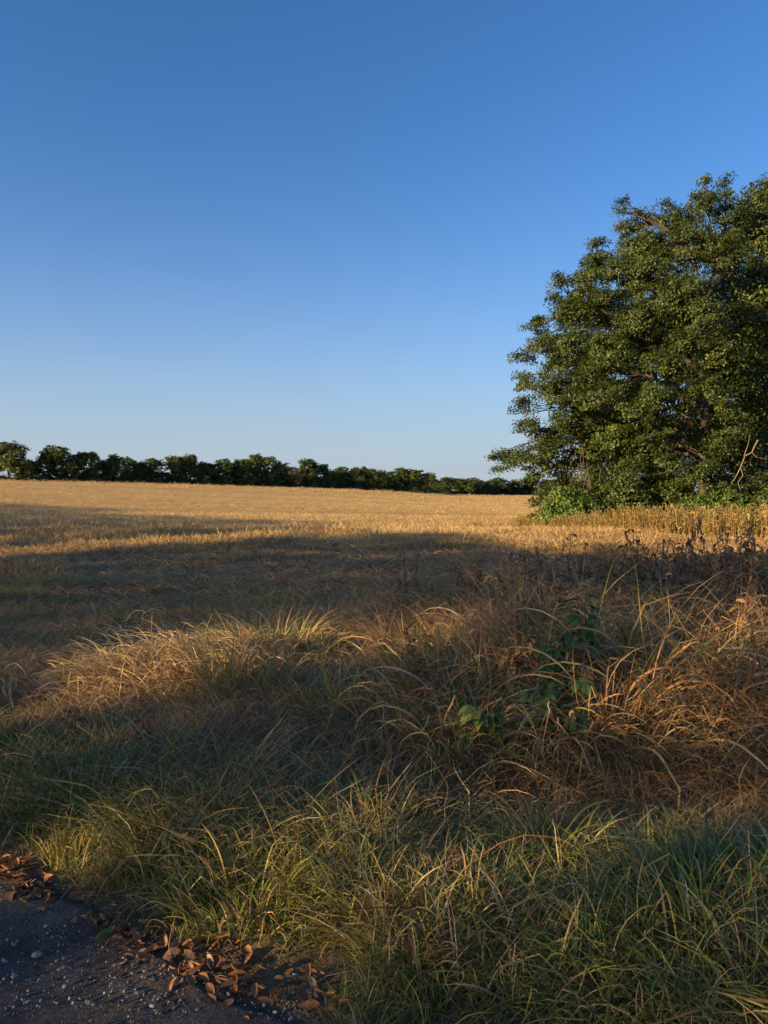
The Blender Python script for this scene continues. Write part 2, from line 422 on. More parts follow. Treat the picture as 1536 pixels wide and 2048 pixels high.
def build_grass():
    up = lambda a, b: (a, b)
    long_dead = tuft_collection('long_dead', [(15, dict(spread=.12, L=(.35, .80), W=(.004, .0105), tilt=(.1, 1.0), bend=(1.0, 2.8), pw=1.6, seg=9, kink=.45, twist=2.2)) for _ in range(3)]
        + [(44, dict(spread=.17, L=(.25, .75), W=(.0015, .0042), tilt=(.2, 1.25), bend=(.3, 2.2), pw=1.3, seg=7, kink=.55)) for _ in range(5)]
        + [(10, dict(spread=.12, L=(.6, 1.0), W=(.002, .005), tilt=(.02, .55), bend=(.2, 1.1), pw=1.6, seg=6, kink=.15))])
    tangle = tuft_collection('tangle', [(36, dict(spread=.17, L=(.16, .48), W=(.0015, .0045), tilt=(.35, 1.35), bend=(.3, 1.9), pw=1.2, seg=6, kink=.6)) for _ in range(7)])
    green = tuft_collection('green_tuft', [(15, dict(spread=.13, L=(.18, .46), W=(.003, .0078), tilt=(.05, 1.05), bend=(.5, 1.8), pw=1.7, seg=7, kink=.25)) for _ in range(4)]
        + [(30, dict(spread=.15, L=(.14, .40), W=(.0015, .0040), tilt=(.2, 1.35), bend=(.4, 1.8), pw=1.5, seg=6, kink=.45)) for _ in range(5)])
    fine = tuft_collection('fine_lawn', [(34, dict(spread=.09, L=(.06, .17), W=(.0016, .0034), tilt=(.1, .9), bend=(.2, 1.3), seg=4, kink=.35)) for _ in range(4)])
    straw = tuft_collection('straw', [(24, dict(spread=.22, L=(.12, .38), W=(.007, .015), tilt=(.1, 1.0), bend=(.2, 1.6), seg=4, kink=.4)) for _ in range(5)])
    stub = tuft_collection('stubble', [(40, dict(spread=.55, L=(.12, .34), W=(.006, .014), tilt=(.05, .7), bend=(.1, 1.2), seg=3, kink=.3)) for _ in range(5)])
    litter = tuft_collection('litter', [(16, dict(spread=.18, L=(.14, .45), W=(.005, .013), tilt=(1.2, 1.6), bend=(-.1, .35), seg=5, kink=.5)) for _ in range(4)])

    def put(name, label, coll, nvar, x, y, sc_, tint, tintb, lean=None, leanamt=0, zoff=0, zs=None, cat='grass', g=None):
        n = len(x); P = np.stack([x, y, ground_z(x, y)+zoff], 1)
        rz = g.uniform(0, 2*math.pi, n); rot = np.stack([g.normal(0, .14, n), g.normal(0, .14, n), rz], 1)
        if lean is not None:      # lean everything a little towards one side
            la = lean+g.normal(0, .3, n)
            rot[:, 0] = -leanamt*np.sin(la)+g.normal(0, .1, n); rot[:, 1] = leanamt*np.cos(la)+g.normal(0, .1, n)
        s = np.asarray(sc_)*g.uniform(.75, 1.25, n); S = np.stack([s, s, s*(1 if zs is None else zs)], 1)
        return scatter(name, label, coll, P, rot, S, g.integers(0, nvar, n), tint, tintb, cat)

    # verge: green grass between the road edge and the tall grass
    g = np.random.default_rng(21)
    x, y = frustum_points(g, 21000, 1.7, 5.2, 2.0, .75)
    sd = road_sd(x, y); n1 = fbm(x*1.6, y*1.6+3, 3)
    right = smooth((x+.75)/.7)
    dens = smooth((sd-.20-.25*(1-right)+.3*(fbm(x*3, y*3+8, 2)-.5))/.30)*(1-.93*in_tall(x, y))*smooth((5.0-y+.6*n1)/.8)
    dens *= np.where(x > .2, smooth((3.72-y+.3*(n1-.5))/.22)*1.0+.06, 1)
    dens *= lerp(.35, 1, right)
    k = g.random(len(x)) < dens*.8
    x, y, sd, n1, right = x[k], y[k], sd[k], n1[k], right[k]; n = len(x)
    lush = smooth((x-.5)/.9)
    tall = lerp(.45, 1.0, smooth(sd/.5))*lerp(.62, 1.0, right)*np.where(x > 0, lerp(1, .38, smooth((y-2.55)/1.0)), 1)
    tint = np.where((g.random((n, 1)) < lerp(.75, .9, lush)[:, None]), mixes(g, n, [GREEN, DGREEN, YGREEN], [5, 3, 1.6]), mixes(g, n, [STRAW, GREY, YGREEN], [3, 2, 3]))
    tb = mixes(g, n, [GREY, STRAW, BROWN, YGREEN], [3, 3, 2, 2])
    put('green_grass', 'long green grass with dry blades along the gravel road', green, 9, x, y, tall*lerp(.8, 1.05, lush), tint, tb, g=g)
    # short fine grass near the road edge
    x, y = frustum_points(g, 13000, 1.7, 6.0, 2.0, .75)
    sd = road_sd(x, y); k = (g.random(len(x)) < smooth((sd-.10+.5*(fbm(x*4, y*4, 2)-.55))/.2)*smooth((1.5-sd)/.6)*lerp(1, .35, smooth((x+.2)/.8))*(.35+.9*fbm(x*2.5, y*2.5, 2))); x, y = x[k], y[k]
    n = len(x)
    put('short_grass', 'short fine green grass at the edge of the gravel', fine, 4, x, y, np.full(n, 1.0), mixes(g, n, [GREEN, DGREEN, YGREEN], [4, 4, 1]), mixes(g, n, [GREY, STRAW, GREEN], [2, 2, 2]), g=g)

    # dry tangle: brown thin blades over everything from the verge out to 13 m
    x, y = frustum_points(g, 36000, 1.9, 14, 1.5, .62)
    sd = road_sd(x, y); bm = bare_mask(x, y); n1 = fbm(x*1.1+7, y*1.1, 3)
    dens = smooth((sd-.2)/.5)*(1-.9*bm)*lerp(.35, 1, smooth((n1-.3)/.3))
    verge = smooth((3.9-y)/.5)*smooth((x+.9)/.6)
    dens *= lerp(1, .55, verge)*lerp(1, .6, in_tall(x, y))
    k = g.random(len(x)) < dens*.8; x, y = x[k], y[k]; n = len(x); n1 = n1[k]
    gre = smooth((fbm(x*.6+31, y*.6, 2)-.52)/.14)*.8
    gre = np.maximum(gre, smooth((3.7-y)/.8)*.5*smooth((1.2-x)/.6))
    tint = np.where(g.random((n, 1)) < gre[:, None], mixes(g, n, [GREEN, DGREEN, YGREEN], [3, 2, 2]), mixes(g, n, [BROWN, GREY, STRAW, RUST], [3, 3, 3.5, 1.2]))
    put('dry_grass', 'tangled short brown dry grass between the road and the bare soil', tangle, 7, x, y, lerp(.8, 1.15, g.random(n))*lerp(1, .62, smooth((-.20-x/y)/.06)*smooth((y-4.5)/.6))*np.where((y < 3.95) & (x > .3), .6, 1), tint, mixes(g, n, [STRAW, PALE, BROWN], [3, 2, 3]), g=g)

    # tall dead grass on the right
    x, y = frustum_points(g, 20000, 3.6, 12.5, 1.7, .66)
    it = in_tall(x, y)*(1-.95*np.exp(-((x/y-.235)/.062)**2)*smooth((6.0-y)/.8)); k = g.random(len(x)) < it*.66; x, y = x[k], y[k]; n = len(x)
    n1 = fbm(x*.8+50, y*.8, 2)
    edge = smooth((y-3.8)/1.0)
    tint = mixes(g, n, [STRAW, BROWN, GREY, RUST, GREEN], [3.2, 5, 1.6, 3.2, .8])
    gp = (g.random(n) < smooth((n1-.56)/.1)*.45)[:, None]
    tint = np.where(gp, mixes(g, n, [GREEN, DGREEN], [2, 1]), tint)
    put('tall_dry_grass', 'tall drooping dead grass filling the bank on the right', long_dead, 9, x, y, lerp(.45, 1.0, edge)*lerp(.85, 1.2, n1)*lerp(1, 1.14, smooth((x-.5)/.6)), tint, mixes(g, n, [BROWN, STRAW, GREY], [3, 2, 2]), lean=-.5, leanamt=.07, g=g)

    # arching straw and green tufts beyond the lane on the left and behind the mound
    x, y = frustum_points(g, 9000, 5.5, 15, 1.4, .60)
    u = x/y; n1 = fbm(x*.8+70, y*.8, 3)
    k = g.random(len(x)) < smooth((.10-u)/.12)*smooth((n1-.40)/.16)*(1-.8*bare_mask(x, y))*smooth((y-5.6)/1.5)*.8; x, y, u = x[k], y[k], u[k]; n = len(x)
    gre = np.exp(-((u+.36)/.15)**2-((y-10.5)/2.6)**2)*.8+.1
    tint = np.where(g.random((n, 1)) < gre[:, None], mixes(g, n, [GREEN, DGREEN, YGREEN], [3, 2, 2]), mixes(g, n, [STRAW, PALE, GREY, BROWN], [4, 2, 2, 2]))
    put('arching_straw', 'low arching straw and green tufts beyond the lane on the left', long_dead, 9, x, y, g.uniform(.32, .58, n), tint, mixes(g, n, [STRAW, PALE, BROWN], [3, 2, 2]), g=g)

    # middle distance: sparse litter on bare soil, straw clumps around
    x, y = frustum_points(g, 46000, 9.5, 32, 1.3, .60)
    bm = bare_mask(x, y); n1 = fbm(x*.45, y*.45+20, 3)
    k = g.random(len(x)) < (1-.92*bm)*lerp(.25, 1, smooth((n1-.36)/.24))*lerp(.5, 1, smooth((y-10)/10))
    x, y, n1, bm = x[k], y[k], n1[k], bm[k]; n = len(x)
    u = x/y
    gre = np.exp(-((u+.36)/.15)**2-((y-11.0)/2.4)**2)*.5+.12*smooth((fbm(x*.3+5, y*.3, 2)-.55)/.1)
    tint = np.where(g.random((n, 1)) < gre[:, None], mixes(g, n, [GREEN, DGREEN, YGREEN], [3, 2, 2]), mixes(g, n, [STRAW, GREY, BROWN], [3, 2, 2]))
    far = smooth((y-19)/7)
    tint = np.where(g.random((n, 1)) < far[:, None]*.8, mixes(g, n, [STRAW, PALE], [3, 1]), tint)
    h = lerp(.55, 1.05, smooth((n1-.42)/.2))*lerp(.8, 1.2, far)*(1-.5*bm)
    put('field_edge_grass', 'dry straw clumps between the bare soil and the mown field', straw, 5, x, y, h, tint, mixes(g, n, [STRAW, PALE, BROWN], [3, 1, 2]), g=g)
    x, y = frustum_points(g, 22000, 4.5, 28, 1.4, .60)
    k = g.random(len(x)) < .2+.6*bare_mask(x, y); x, y = x[k], y[k]; n = len(x)
    put('straw_litter', 'flattened straw lying on the bare soil', litter, 4, x, y, np.full(n, 1.0), mixes(g, n, [GREY, BROWN, STRAW], [3, 3, 2.5]), mixes(g, n, [STRAW, BROWN], [1, 1]), g=g)

    # mown field: stubble
    x, y = frustum_points(g, 70000, 24, 170, 1.25, .60)
    rows = vnoise(x*.02+1, (y-x*.07)*.8)
    k = g.random(len(x)) < lerp(.45, 1, rows); x, y, rows = x[k], y[k], rows[k]; n = len(x)
    put('stubble', 'short golden stubble covering the sunlit mown field', stub, 5, x, y, lerp(.75, 1.1, rows), mixes(g, n, [STRAW, PALE, np.array([.54, .38, .17])], [3, 4, 1.2])*lerp(.85, 1.12, rows)[:, None], mixes(g, n, [PALE, STRAW], [1, 1]), zs=lerp(.35, .8, rows**1.5)*lerp(1.15, .8, smooth((y-28)/25)), g=g)
    x, y = frustum_points(g, 26000, 150, 570, 1.2, .60)
    row, D = edge_info(768+FPX*x/y); d = np.hypot(x, y); k = d < D+4; x, y, d, D = x[k], y[k], d[k], D[k]; n = len(x)
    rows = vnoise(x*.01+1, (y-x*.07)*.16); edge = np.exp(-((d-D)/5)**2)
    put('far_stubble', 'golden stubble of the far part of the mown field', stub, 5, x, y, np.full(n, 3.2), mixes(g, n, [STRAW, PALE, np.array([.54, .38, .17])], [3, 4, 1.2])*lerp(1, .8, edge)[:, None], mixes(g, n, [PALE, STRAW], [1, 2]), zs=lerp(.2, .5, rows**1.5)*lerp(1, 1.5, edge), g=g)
build_grass()

# ------------------------------------------------------------------ single tussocks that stand out
def tussock(label, px, py, Y, n, spread, L, W, cols, wts, tilt=(.05, .6), bend=(1.0, 2.3), lean=None, leanw=.9, name='grass_tussock', mound=None, seed=0, seg=8, group=None):
    g = np.random.default_rng(900+seed)
    x0 = gx(px, Y); z0 = float(ground_z(x0, Y))
    a = g.uniform(0, 2*math.pi, n); r = np.sqrt(g.random(n))
    sx, sy = spread if isinstance(spread, tuple) else (spread, spread)
    bx, by = r*np.cos(a)*sx, r*np.sin(a)*sy
    if mound: # rotated long heap
        c, s = math.cos(mound), math.sin(mound); bx, by = bx*c-by*s, bx*s+by*c
    bz = ground_z(x0+bx, Y+by)-z0-.01
    az = np.arctan2(by, bx)+g.normal(0, .7, n) if lean is None else lean+g.normal(0, leanw, n)
    Ls = g.uniform(*L, n)*lerp(1.0, .6, r**2)
    V, F, al, ix = blades(g, np.stack([bx, by, bz], 1), az, Ls, g.uniform(*W, n), g.uniform(*tilt, n), g.uniform(*bend, n), 1.5, seg, 1.2, .22)
    c = mixes(g, n, cols, wts)*g.uniform(.65, 1.3, (n, 1))
    o = link(name, make_me(name, V, F, M_BLADE, {'col': c[ix]}), loc=(x0, Y, z0))
    tag(o, label, 'grass tussock', group or 'grass tussocks that stand out from the dry grass'); return o
def build_tussocks():
    D = [STRAW, PALE, BROWN, YGREEN]
    tussock('big mound of arching pale dry grass with a sunlit left slope', 395, 1400, 6.2, 4600, (1.05, .62), (.40, .82), (.0025, .008), [STRAW, PALE, BROWN, YGREEN], [5, 4, 1.5, .4], tilt=(.1, .9), bend=(1.3, 2.7), lean=math.pi*.9, leanw=1.1, mound=.45, seed=1)
    tussock('dry grass on the mound crest mixed with green blades', 545, 1300, 7.2, 1500, (.7, .5), (.40, .8), (.0025, .008), [STRAW, PALE, GREEN, YGREEN], [4, 2, 2, 1.5], seed=2)
    tussock('low pale dry grass at the foot of the big mound by the lane', 175, 1450, 5.2, 700, (.5, .3), (.18, .40), (.002, .006), D, [5, 3, 2, .6], lean=math.pi*.9, leanw=1.2, seed=3)
    tussock('upright green blades growing out of the front of the big mound', 480, 1440, 5.5, 110, (.36, .25), (.40, .75), (.003, .008), [GREEN, YGREEN, STRAW], [5, 1.5, .6], tilt=(.02, .35), bend=(.2, 1.1), seed=4)
    tussock('green blades rising between the mound and the dead leaves', 700, 1480, 5.2, 150, (.40, .25), (.40, .75), (.003, .008), [GREEN, YGREEN, STRAW], [4, 2, 1], tilt=(.02, .4), bend=(.3, 1.3), seed=5)
    tussock('tall dry tussock with a narrow sunlit face below the weeds', 1348, 1330, 6.9, 330, .22, (.6, 1.05), (.004, .010), D, [5, 2, 3, 1], seed=6)
    tussock('sunlit straw tussock with a thick leaning straw to the right of the green ragweed', 1228, 1450, 5.6, 300, .20, (.5, .95), (.005, .013), D, [5, 2, 2, 1.5], seed=7)
    tussock('dry tussock with broad curling blades overhanging the dark hollow', 1130, 1590, 4.55, 300, .24, (.45, .85), (.006, .014), D, [5, 2, 3, 1], tilt=(.2, .9), bend=(1.2, 2.4), lean=-1.6, leanw=1.0, seed=8)
    tussock('tuft of mixed green and straw blades with two broad pale curls', 930, 1590, 4.5, 260, .24, (.4, .75), (.005, .014), [GREEN, DGREEN, STRAW, PALE], [3, 2, 3, 1], tilt=(.2, .9), bend=(.9, 2.2), seed=9)
    tussock('small yellow sunlit tuft of fine grass above the leaf litter', 135, 1715, 3.32, 220, (.14, .09), (.07, .22), (.0018, .0035), [YGREEN, STRAW, GREEN], [3, 2, 2], tilt=(.02, .5), bend=(.1, .9), seed=10, seg=5)
    tussock('yellow green sunlit tussock at the edge of the dead leaves', 490, 1830, 2.9, 380, (.32, .24), (.18, .40), (.002, .007), [GREEN, YGREEN, STRAW], [3, 3, 2], tilt=(.05, .7), bend=(.6, 1.8), seed=11)
    tussock('low heap of dry grass blades lit from the left beside the hollow', 640, 1640, 4.0, 520, (.34, .24), (.25, .5), (.002, .005), [STRAW, BROWN, YGREEN], [4, 2, 2], tilt=(.2, 1.), bend=(.8, 2.), seed=12)
    tussock('green tussock crossed by a sunlit streak of straws', 1095, 1760, 3.25, 330, (.26, .18), (.25, .5), (.003, .008), [GREEN, DGREEN, YGREEN, STRAW], [4, 2, 2, 2], seed=13)
    tussock('wide bladed dark green tussock in the lower right corner', 1420, 1930, 2.60, 420, (.34, .22), (.3, .6), (.004, .0085), [GREEN, DGREEN, GREY], [4, 4, 1], tilt=(.05, .6), bend=(.5, 1.7), seed=14)
    tussock('shaded dry hump of grass at the far end of the bare soil', 352, 1062, 33, 420, (1.4, .8), (.4, .95), (.012, .022), [STRAW, BROWN, YGREEN], [3, 2, 1], seed=15, seg=5)
    tussock('sunlit rusty clump in the mown field right of the shadow tips', 975, 1053, 37, 300, (1.5, .7), (.4, .8), (.012, .022), [np.array([.42, .24, .09]), STRAW], [3, 2], seed=16, seg=5)
    tussock('dry grass hump at the left edge of the shaded ground', 40, 1150, 15.5, 500, (.9, .55), (.35, .8), (.006, .012), D, [4, 2, 2, 1], seed=17, seg=6)
    tussock('small straw clump between the bare soil and the green patch', 440, 1085, 25, 260, (.7, .45), (.3, .7), (.009, .017), D, [4, 2, 2, .5], seed=18, seg=5)
    tussock('grey brown tangle in the shadow at the left field edge', 90, 1050, 34, 900, (4.5, 1.6), (.4, .9), (.012, .022), [GREY, STRAW, BROWN], [3, 3, 2], seed=19, seg=5)
    tussock('leaning dry stems mixed with green at the right photo edge', 1480, 1480, 5.2, 420, (.36, .25), (.5, 1.0), (.004, .010), [STRAW, BROWN, GREEN], [4, 3, 2.4], lean=.5, leanw=.7, tilt=(.3, .9), bend=(.3, 1.2), seed=20)
build_tussocks()

# ------------------------------------------------------------------ trees
def leaf_quads(g, P, nrm, size, aspect, fold=.25):
    """one folded diamond leaf per point"""
    n = len(P); d = g.normal(0, 1, (n, 3)); d /= np.linalg.norm(d, axis=1, keepdims=True)
    nn = nrm+g.normal(0, .48, (n, 3)); nn /= np.linalg.norm(nn, axis=1, keepdims=True)
    d = d-nn*(d*nn).sum(1, keepdims=True); d[:, 2] -= .25; d /= np.linalg.norm(d, axis=1, keepdims=True)+1e-9
    s = np.cross(nn, d); L = size*g.uniform(.65, 1.3, (n, 1)); w = L*aspect*.5
    V = np.stack([P-d*L*.5, P-s*w+nn*w*fold, P+d*L*.5-nn*L*.1, P+s*w+nn*w*fold], 1)
    return V.reshape(-1, 3), np.arange(n*4).reshape(-1, 4)
LEAFG = np.array([.068, .096, .021])
def crown_geo(g, lobes, per, cl, leaf, aspect=.5, spread=.5, flat=.75, col=LEAFG, var=.25, shell=.55):
    """lobes: (x, y, z, r) -> leaves in clusters through the outer part of every lobe; also the cluster centres"""
    ge = Geo(); cen = []
    for (x, y, z, r) in lobes:
        n = max(3, int(per*r*r)); d = g.normal(0, 1, (n, 3)); d /= np.linalg.norm(d, axis=1, keepdims=True)
        d[:, 2] = np.where(d[:, 2] < -.5, -d[:, 2], d[:, 2])
        rr = r*(shell+(1-shell)*g.random((n, 1))**.7)*g.uniform(.85, 1.12, (n, 1))
        c = np.array([x, y, z])+d*rr*np.array([1, 1, flat+.1]); cen.append(np.concatenate([c, np.full((n, 1), 0.)], 1))
        lobtone = g.normal(1, .12)
        k = np.repeat(np.arange(n), cl)
        off = np.clip(g.normal(0, 1, (n*cl, 3)), -1.5, 1.5)*spread*np.array([1, 1, .55])*g.uniform(.5, 1.2, (n, 1))[k]
        P = c[k]+off
        nr = d[k]*1.0+np.array([0, 0, .35])
        V, F = leaf_quads(g, P, nr, leaf, aspect)
        tone = (lobtone*g.normal(1, .12, n)[k]*g.normal(1, var, n*cl)).clip(.4, 1.9)
        cc = col*tone[:, None]; yel = g.random(n*cl) < .08
        cc = np.where(yel[:, None], cc*np.array([1.9, 1.45, .8]), cc)
        ge.add(V, F, np.repeat(cc, 4, 0))
    return ge, cen
def wood_geo(g, trunk_path, trunk_r, lobes, cen, limb_r=.10, twigs=14, start=.25, sides=6, colr=(.10, .075, .055)):
    tr = Geo(); tr.add(*tube(trunk_path, trunk_r, 10), A=colr)
    br = Geo(); tp = np.asarray(trunk_path); top = tp[-1]
    LO = np.array(lobes); mains = []; order = np.argsort(-LO[:, 3]+g.normal(0, .2, len(LO)))
    nm = max(4, len(LO)//5); main_i = set(order[:nm].tolist())
    for li in sorted(range(len(LO)), key=lambda i: i not in main_i):
        (x, y, z, r), c = lobes[li], cen[li]
        p2 = np.array([x, y, z-r*.15]); hz = np.hypot(x-top[0], y-top[1])
        zz = np.clip(z-.55*hz-.5, tp[0, 2]+start*(top[2]-tp[0, 2]), top[2])
        p0 = np.array([np.interp(zz, tp[:, 2], tp[:, k]) for k in range(3)])
        lr = limb_r
        if li not in main_i and mains:
            A = np.concatenate(mains); q = A+np.array([0, 0, .6]); k0 = np.linalg.norm(q-p2, axis=1).argmin()
            p0 = A[k0]; lr = limb_r*.6
        mid = lerp(p0, p2, .5)+np.array([0, 0, .14*np.linalg.norm(p2-p0)])+g.normal(0, .25, 3)
        path = bez(p0, mid, p2, 8); path[1:-1] += g.normal(0, .10, (6, 3))*min(1, r)
        br.add(*tube(path, np.linspace(lr*1.35, lr*.28, 8)*(.6+.15*r), sides), A=colr)
        if li in main_i: mains.append(path[2:])
        for cc in c[g.permutation(len(c))[:twigs], :3]:
            q0 = path[g.integers(4, 8)]
            q = bez(q0, lerp(q0, cc, .5)+g.normal(0, .12, 3), cc, 5)
            br.add(*tube(q, np.linspace(limb_r*.26, limb_r*.07, 5), 4), A=np.array(colr)*1.05)
    return tr, br

def build_big_tree():
    g = np.random.default_rng(77); Y0 = 42.0
    S = Y0/FPX
    L = []   # photo column, row, radius (px), depth offset (m)
    front = [(1412,392,24,0),(1408,425,42,0),(1452,392,20,.5),(1455,440,46,.5),(1332,418,22,0),(1340,462,48,-.5),(1247,425,17,-.5),(1255,462,30,0),
      (1270,505,45,-1),(1195,500,26,0),(1205,545,48,-1),(1118,572,20,0),(1105,600,22,0),(1135,625,44,-1),(1070,655,32,0),(1085,700,46,-1.5),
      (1040,722,22,0),(1055,770,34,-1),(1150,700,60,-2.5),(1215,620,62,-2.5),(1300,560,66,-3),(1385,500,62,-2.5),(1450,520,60,-3),(1375,600,66,-4),
      (1290,650,62,-4),(1225,720,56,-4),(1120,790,56,-3),(1048,820,30,-1),(1060,860,36,-1.5),(1010,920,27,0),(1042,925,36,-1),(1000,945,14,0),(1065,965,26,-1),(1085,905,40,-2),
      (1200,800,56,-5),(1265,830,44,-5.5),(1405,650,66,-5),(1345,745,50,-5.5),(1420,800,60,-6),(1440,720,58,-5),(1310,800,46,-6),(1235,880,44,-4.5),
      (1290,905,52,-5),(1340,935,44,-5.5),(1260,950,46,-4.5),(1180,760,40,-4),(1390,880,34,-3),(1150,880,30,-2),(1120,850,36,-2),(1460,860,46,-5),(1140,945,24,-1.5),(1095,985,24,-1.5),
      (1300,985,42,-4.5),(1360,985,44,-5),(1425,965,46,-5.5),(1480,985,44,-5),(1535,985,44,-5),(1240,990,36,-4),(1330,860,30,-5),(1210,690,30,-4),(1155,920,42,-1),(1105,945,36,-1.5),(1195,905,44,-2),(1170,845,42,-2),(1125,900,36,-1),(1185,965,36,-3),(1070,930,30,-2),(1130,960,28,1),(1090,890,34,1),(1410,368,18,0),(1457,366,18,.5),(1250,408,16,0),(1112,562,18,0),(1355,835,36,-5),(1440,905,40,-5.5),(1400,950,36,-6),(1370,690,40,-5.5),(1300,730,40,-5.5),(990,918,18,0),(1285,448,34,-.5),(1305,495,44,-1.5),(1160,580,36,-1),(1150,640,44,-2),(1110,700,44,-2),(1120,745,44,-2),(1180,540,34,-.5),(1370,450,44,-1),(1090,790,36,-1.5),(1240,560,50,-2),(1330,620,54,-4)]
    for (px, py, r, dy) in front:
        p = px_at(px, py, Y0+dy); L.append((p[0], p[1], p[2], .88*r*S*(Y0+dy)/Y0))
    # body of the crown behind the visible lobes
    for k in range(62):
        px = g.uniform(1150, 1560); lo = 960; hi = np.interp(px, [1100, 1200, 1300, 1400, 1560], [680, 600, 520, 455, 450])
        p = px_at(px, g.uniform(hi, lo), Y0+g.uniform(2, 10)); L.append((p[0], p[1], p[2], g.uniform(1.3, 2.2)))
    base = np.array([gx(1402, Y0), Y0, float(ground_z(gx(1402, Y0), Y0))])
    root = empty('pecan_tree', base)
    tag(root, 'huge leafy tree at the right edge with low sweeping branches', 'tree')
    Lr = [(x-base[0], y-base[1], z-base[2], r) for x, y, z, r in L]
    crown, cen = crown_geo(g, Lr, 23, 66, .145, .55, .27, .8, col=LEAFG*.95, shell=.5)
    n = 9; tz = np.linspace(0, 13.5, n)
    path = np.stack([np.sin(tz*.35)*.25-.02*tz, np.cos(tz*.3)*.2-.2, tz-.2], 1)
    tr, br = wood_geo(g, path, np.linspace(.36, .10, n)*np.array([1.3]+[1]*(n-1)), Lr, cen, .11, 8, .30, colr=(.085, .065, .05))
    link('trunk', tr.mesh('trunk', M_BARK), root)
    link('branches', br.mesh('branches', M_BARK), root)
    link('crown', crown.mesh('crown', M_LEAF, False), root)
    # bare grey limb hanging out of the crown at the right
    ge = Geo(); pal = (.24, .18, .13)
    def pp(a): return np.array([px_at(px, py, Y0-6.2) for px, py in a])-base
    main = pp([(1516, 880), (1508, 895), (1504, 905), (1490, 912), (1480, 938), (1468, 960), (1455, 975), (1448, 990), (1437, 1003)])
    ge.add(*tube(main, np.linspace(.040, .017, len(main)), 6), A=pal)
    for a in ([(1504, 905), (1512, 914), (1528, 917)], [(1452, 978), (1453, 990), (1458, 1002)], [(1481, 935), (1486, 950), (1476, 965), (1482, 985), (1492, 1000)], [(1488, 912), (1496, 890), (1500, 870)]):
        q = pp(a); ge.add(*tube(q, np.linspace(.024, .011, len(q)), 5), A=pal)
    o = link('dead_limb', ge.mesh('dead_limb', M_BARK), root); o['label'] = 'bare grey broken limb hanging from the crown'
    ge = Geo()
    for k in range(11):
        a = (g.uniform(1140, 1215), g.uniform(890, 960)); q = np.array([px_at(a[0], a[1], Y0-4.5), px_at(a[0]+g.uniform(-14, 10), a[1]+g.uniform(15, 30), Y0-4.5), px_at(a[0]+g.uniform(-25, 18), a[1]+g.uniform(30, 62), Y0-4.6)])-base
        ge.add(*tube(bez(*q, 6), np.linspace(.016, .007, 6), 4), A=(.15, .11, .08))
    o = link('dead_twigs', ge.mesh('dead_twigs', M_BARK), root); o['label'] = 'bare hanging twigs under the left side of the crown'
    # neighbour whose left side shows at the right edge, and two trees behind
    def other(px, Y, lob, label, seed, leaf=.2, per=16):
        g2 = np.random.default_rng(seed); b = np.array([gx(px, Y), Y, float(ground_z(gx(px, Y), Y))])
        r = empty('shade_tree', b); tag(r, label, 'tree')
        Lq = [(gx(q[0], Y+q[3])-b[0], q[3], px_at(q[0], q[1], Y+q[3])[2]-b[2], q[2]*Y/FPX) for q in lob]
        cr, ce = crown_geo(g2, Lq, per, 40, leaf, .55, .42, .8)
        h = max(q[2] for q in Lq)*.75; zz = np.linspace(-.2, h, 7)
        t2, b2 = wood_geo(g2, np.stack([np.sin(zz*.4)*.2, np.cos(zz*.3)*.2, zz], 1), np.linspace(.4, .1, 7), Lq, ce, .1, 6, .1, colr=(.13, .095, .065))
        link('trunk', t2.mesh('trunk', M_BARK), r); link('branches', b2.mesh('branches', M_BARK), r); link('crown', cr.mesh('crown', M_LEAF, False), r)
    other(1600, 45, [(1525,392,40,0),(1500,430,46,-1),(1560,430,70,0),(1620,420,80,0),(1520,500,62,-2),(1600,520,90,-2),(1510,590,60,-3),(1500,680,62,-4),(1560,640,80,-4),(1520,760,60,-5),(1600,760,90,-4),(1500,850,50,-4),(1560,860,80,-5),(1530,940,56,-5),(1620,900,90,-4),(1690,600,110,0),(1700,800,110,0),(1580,620,90,4),(1540,750,80,4)],
          'tall tree cut off by the right photo edge beside the huge tree', 78)
    other(1290, 56, [(1200,850,60,0),(1260,800,70,0),(1330,780,80,0),(1400,790,80,0),(1230,920,60,-2),(1300,900,70,-2),(1370,890,70,-2),(1340,700,80,0),(1400,690,70,0),(1290,960,50,-3)],
          'dark tree standing behind the huge tree, seen through its gaps', 79, .26, 8)
    other(1480, 58, [(1420,860,70,0),(1480,800,80,0),(1540,790,80,0),(1450,930,60,-2),(1520,900,70,-2),(1490,700,80,0),(1570,880,80,0),(1400,950,50,-3),(1500,960,50,-3)],
          'dark tree behind the trunk of the huge tree', 80, .26, 8)
build_big_tree()

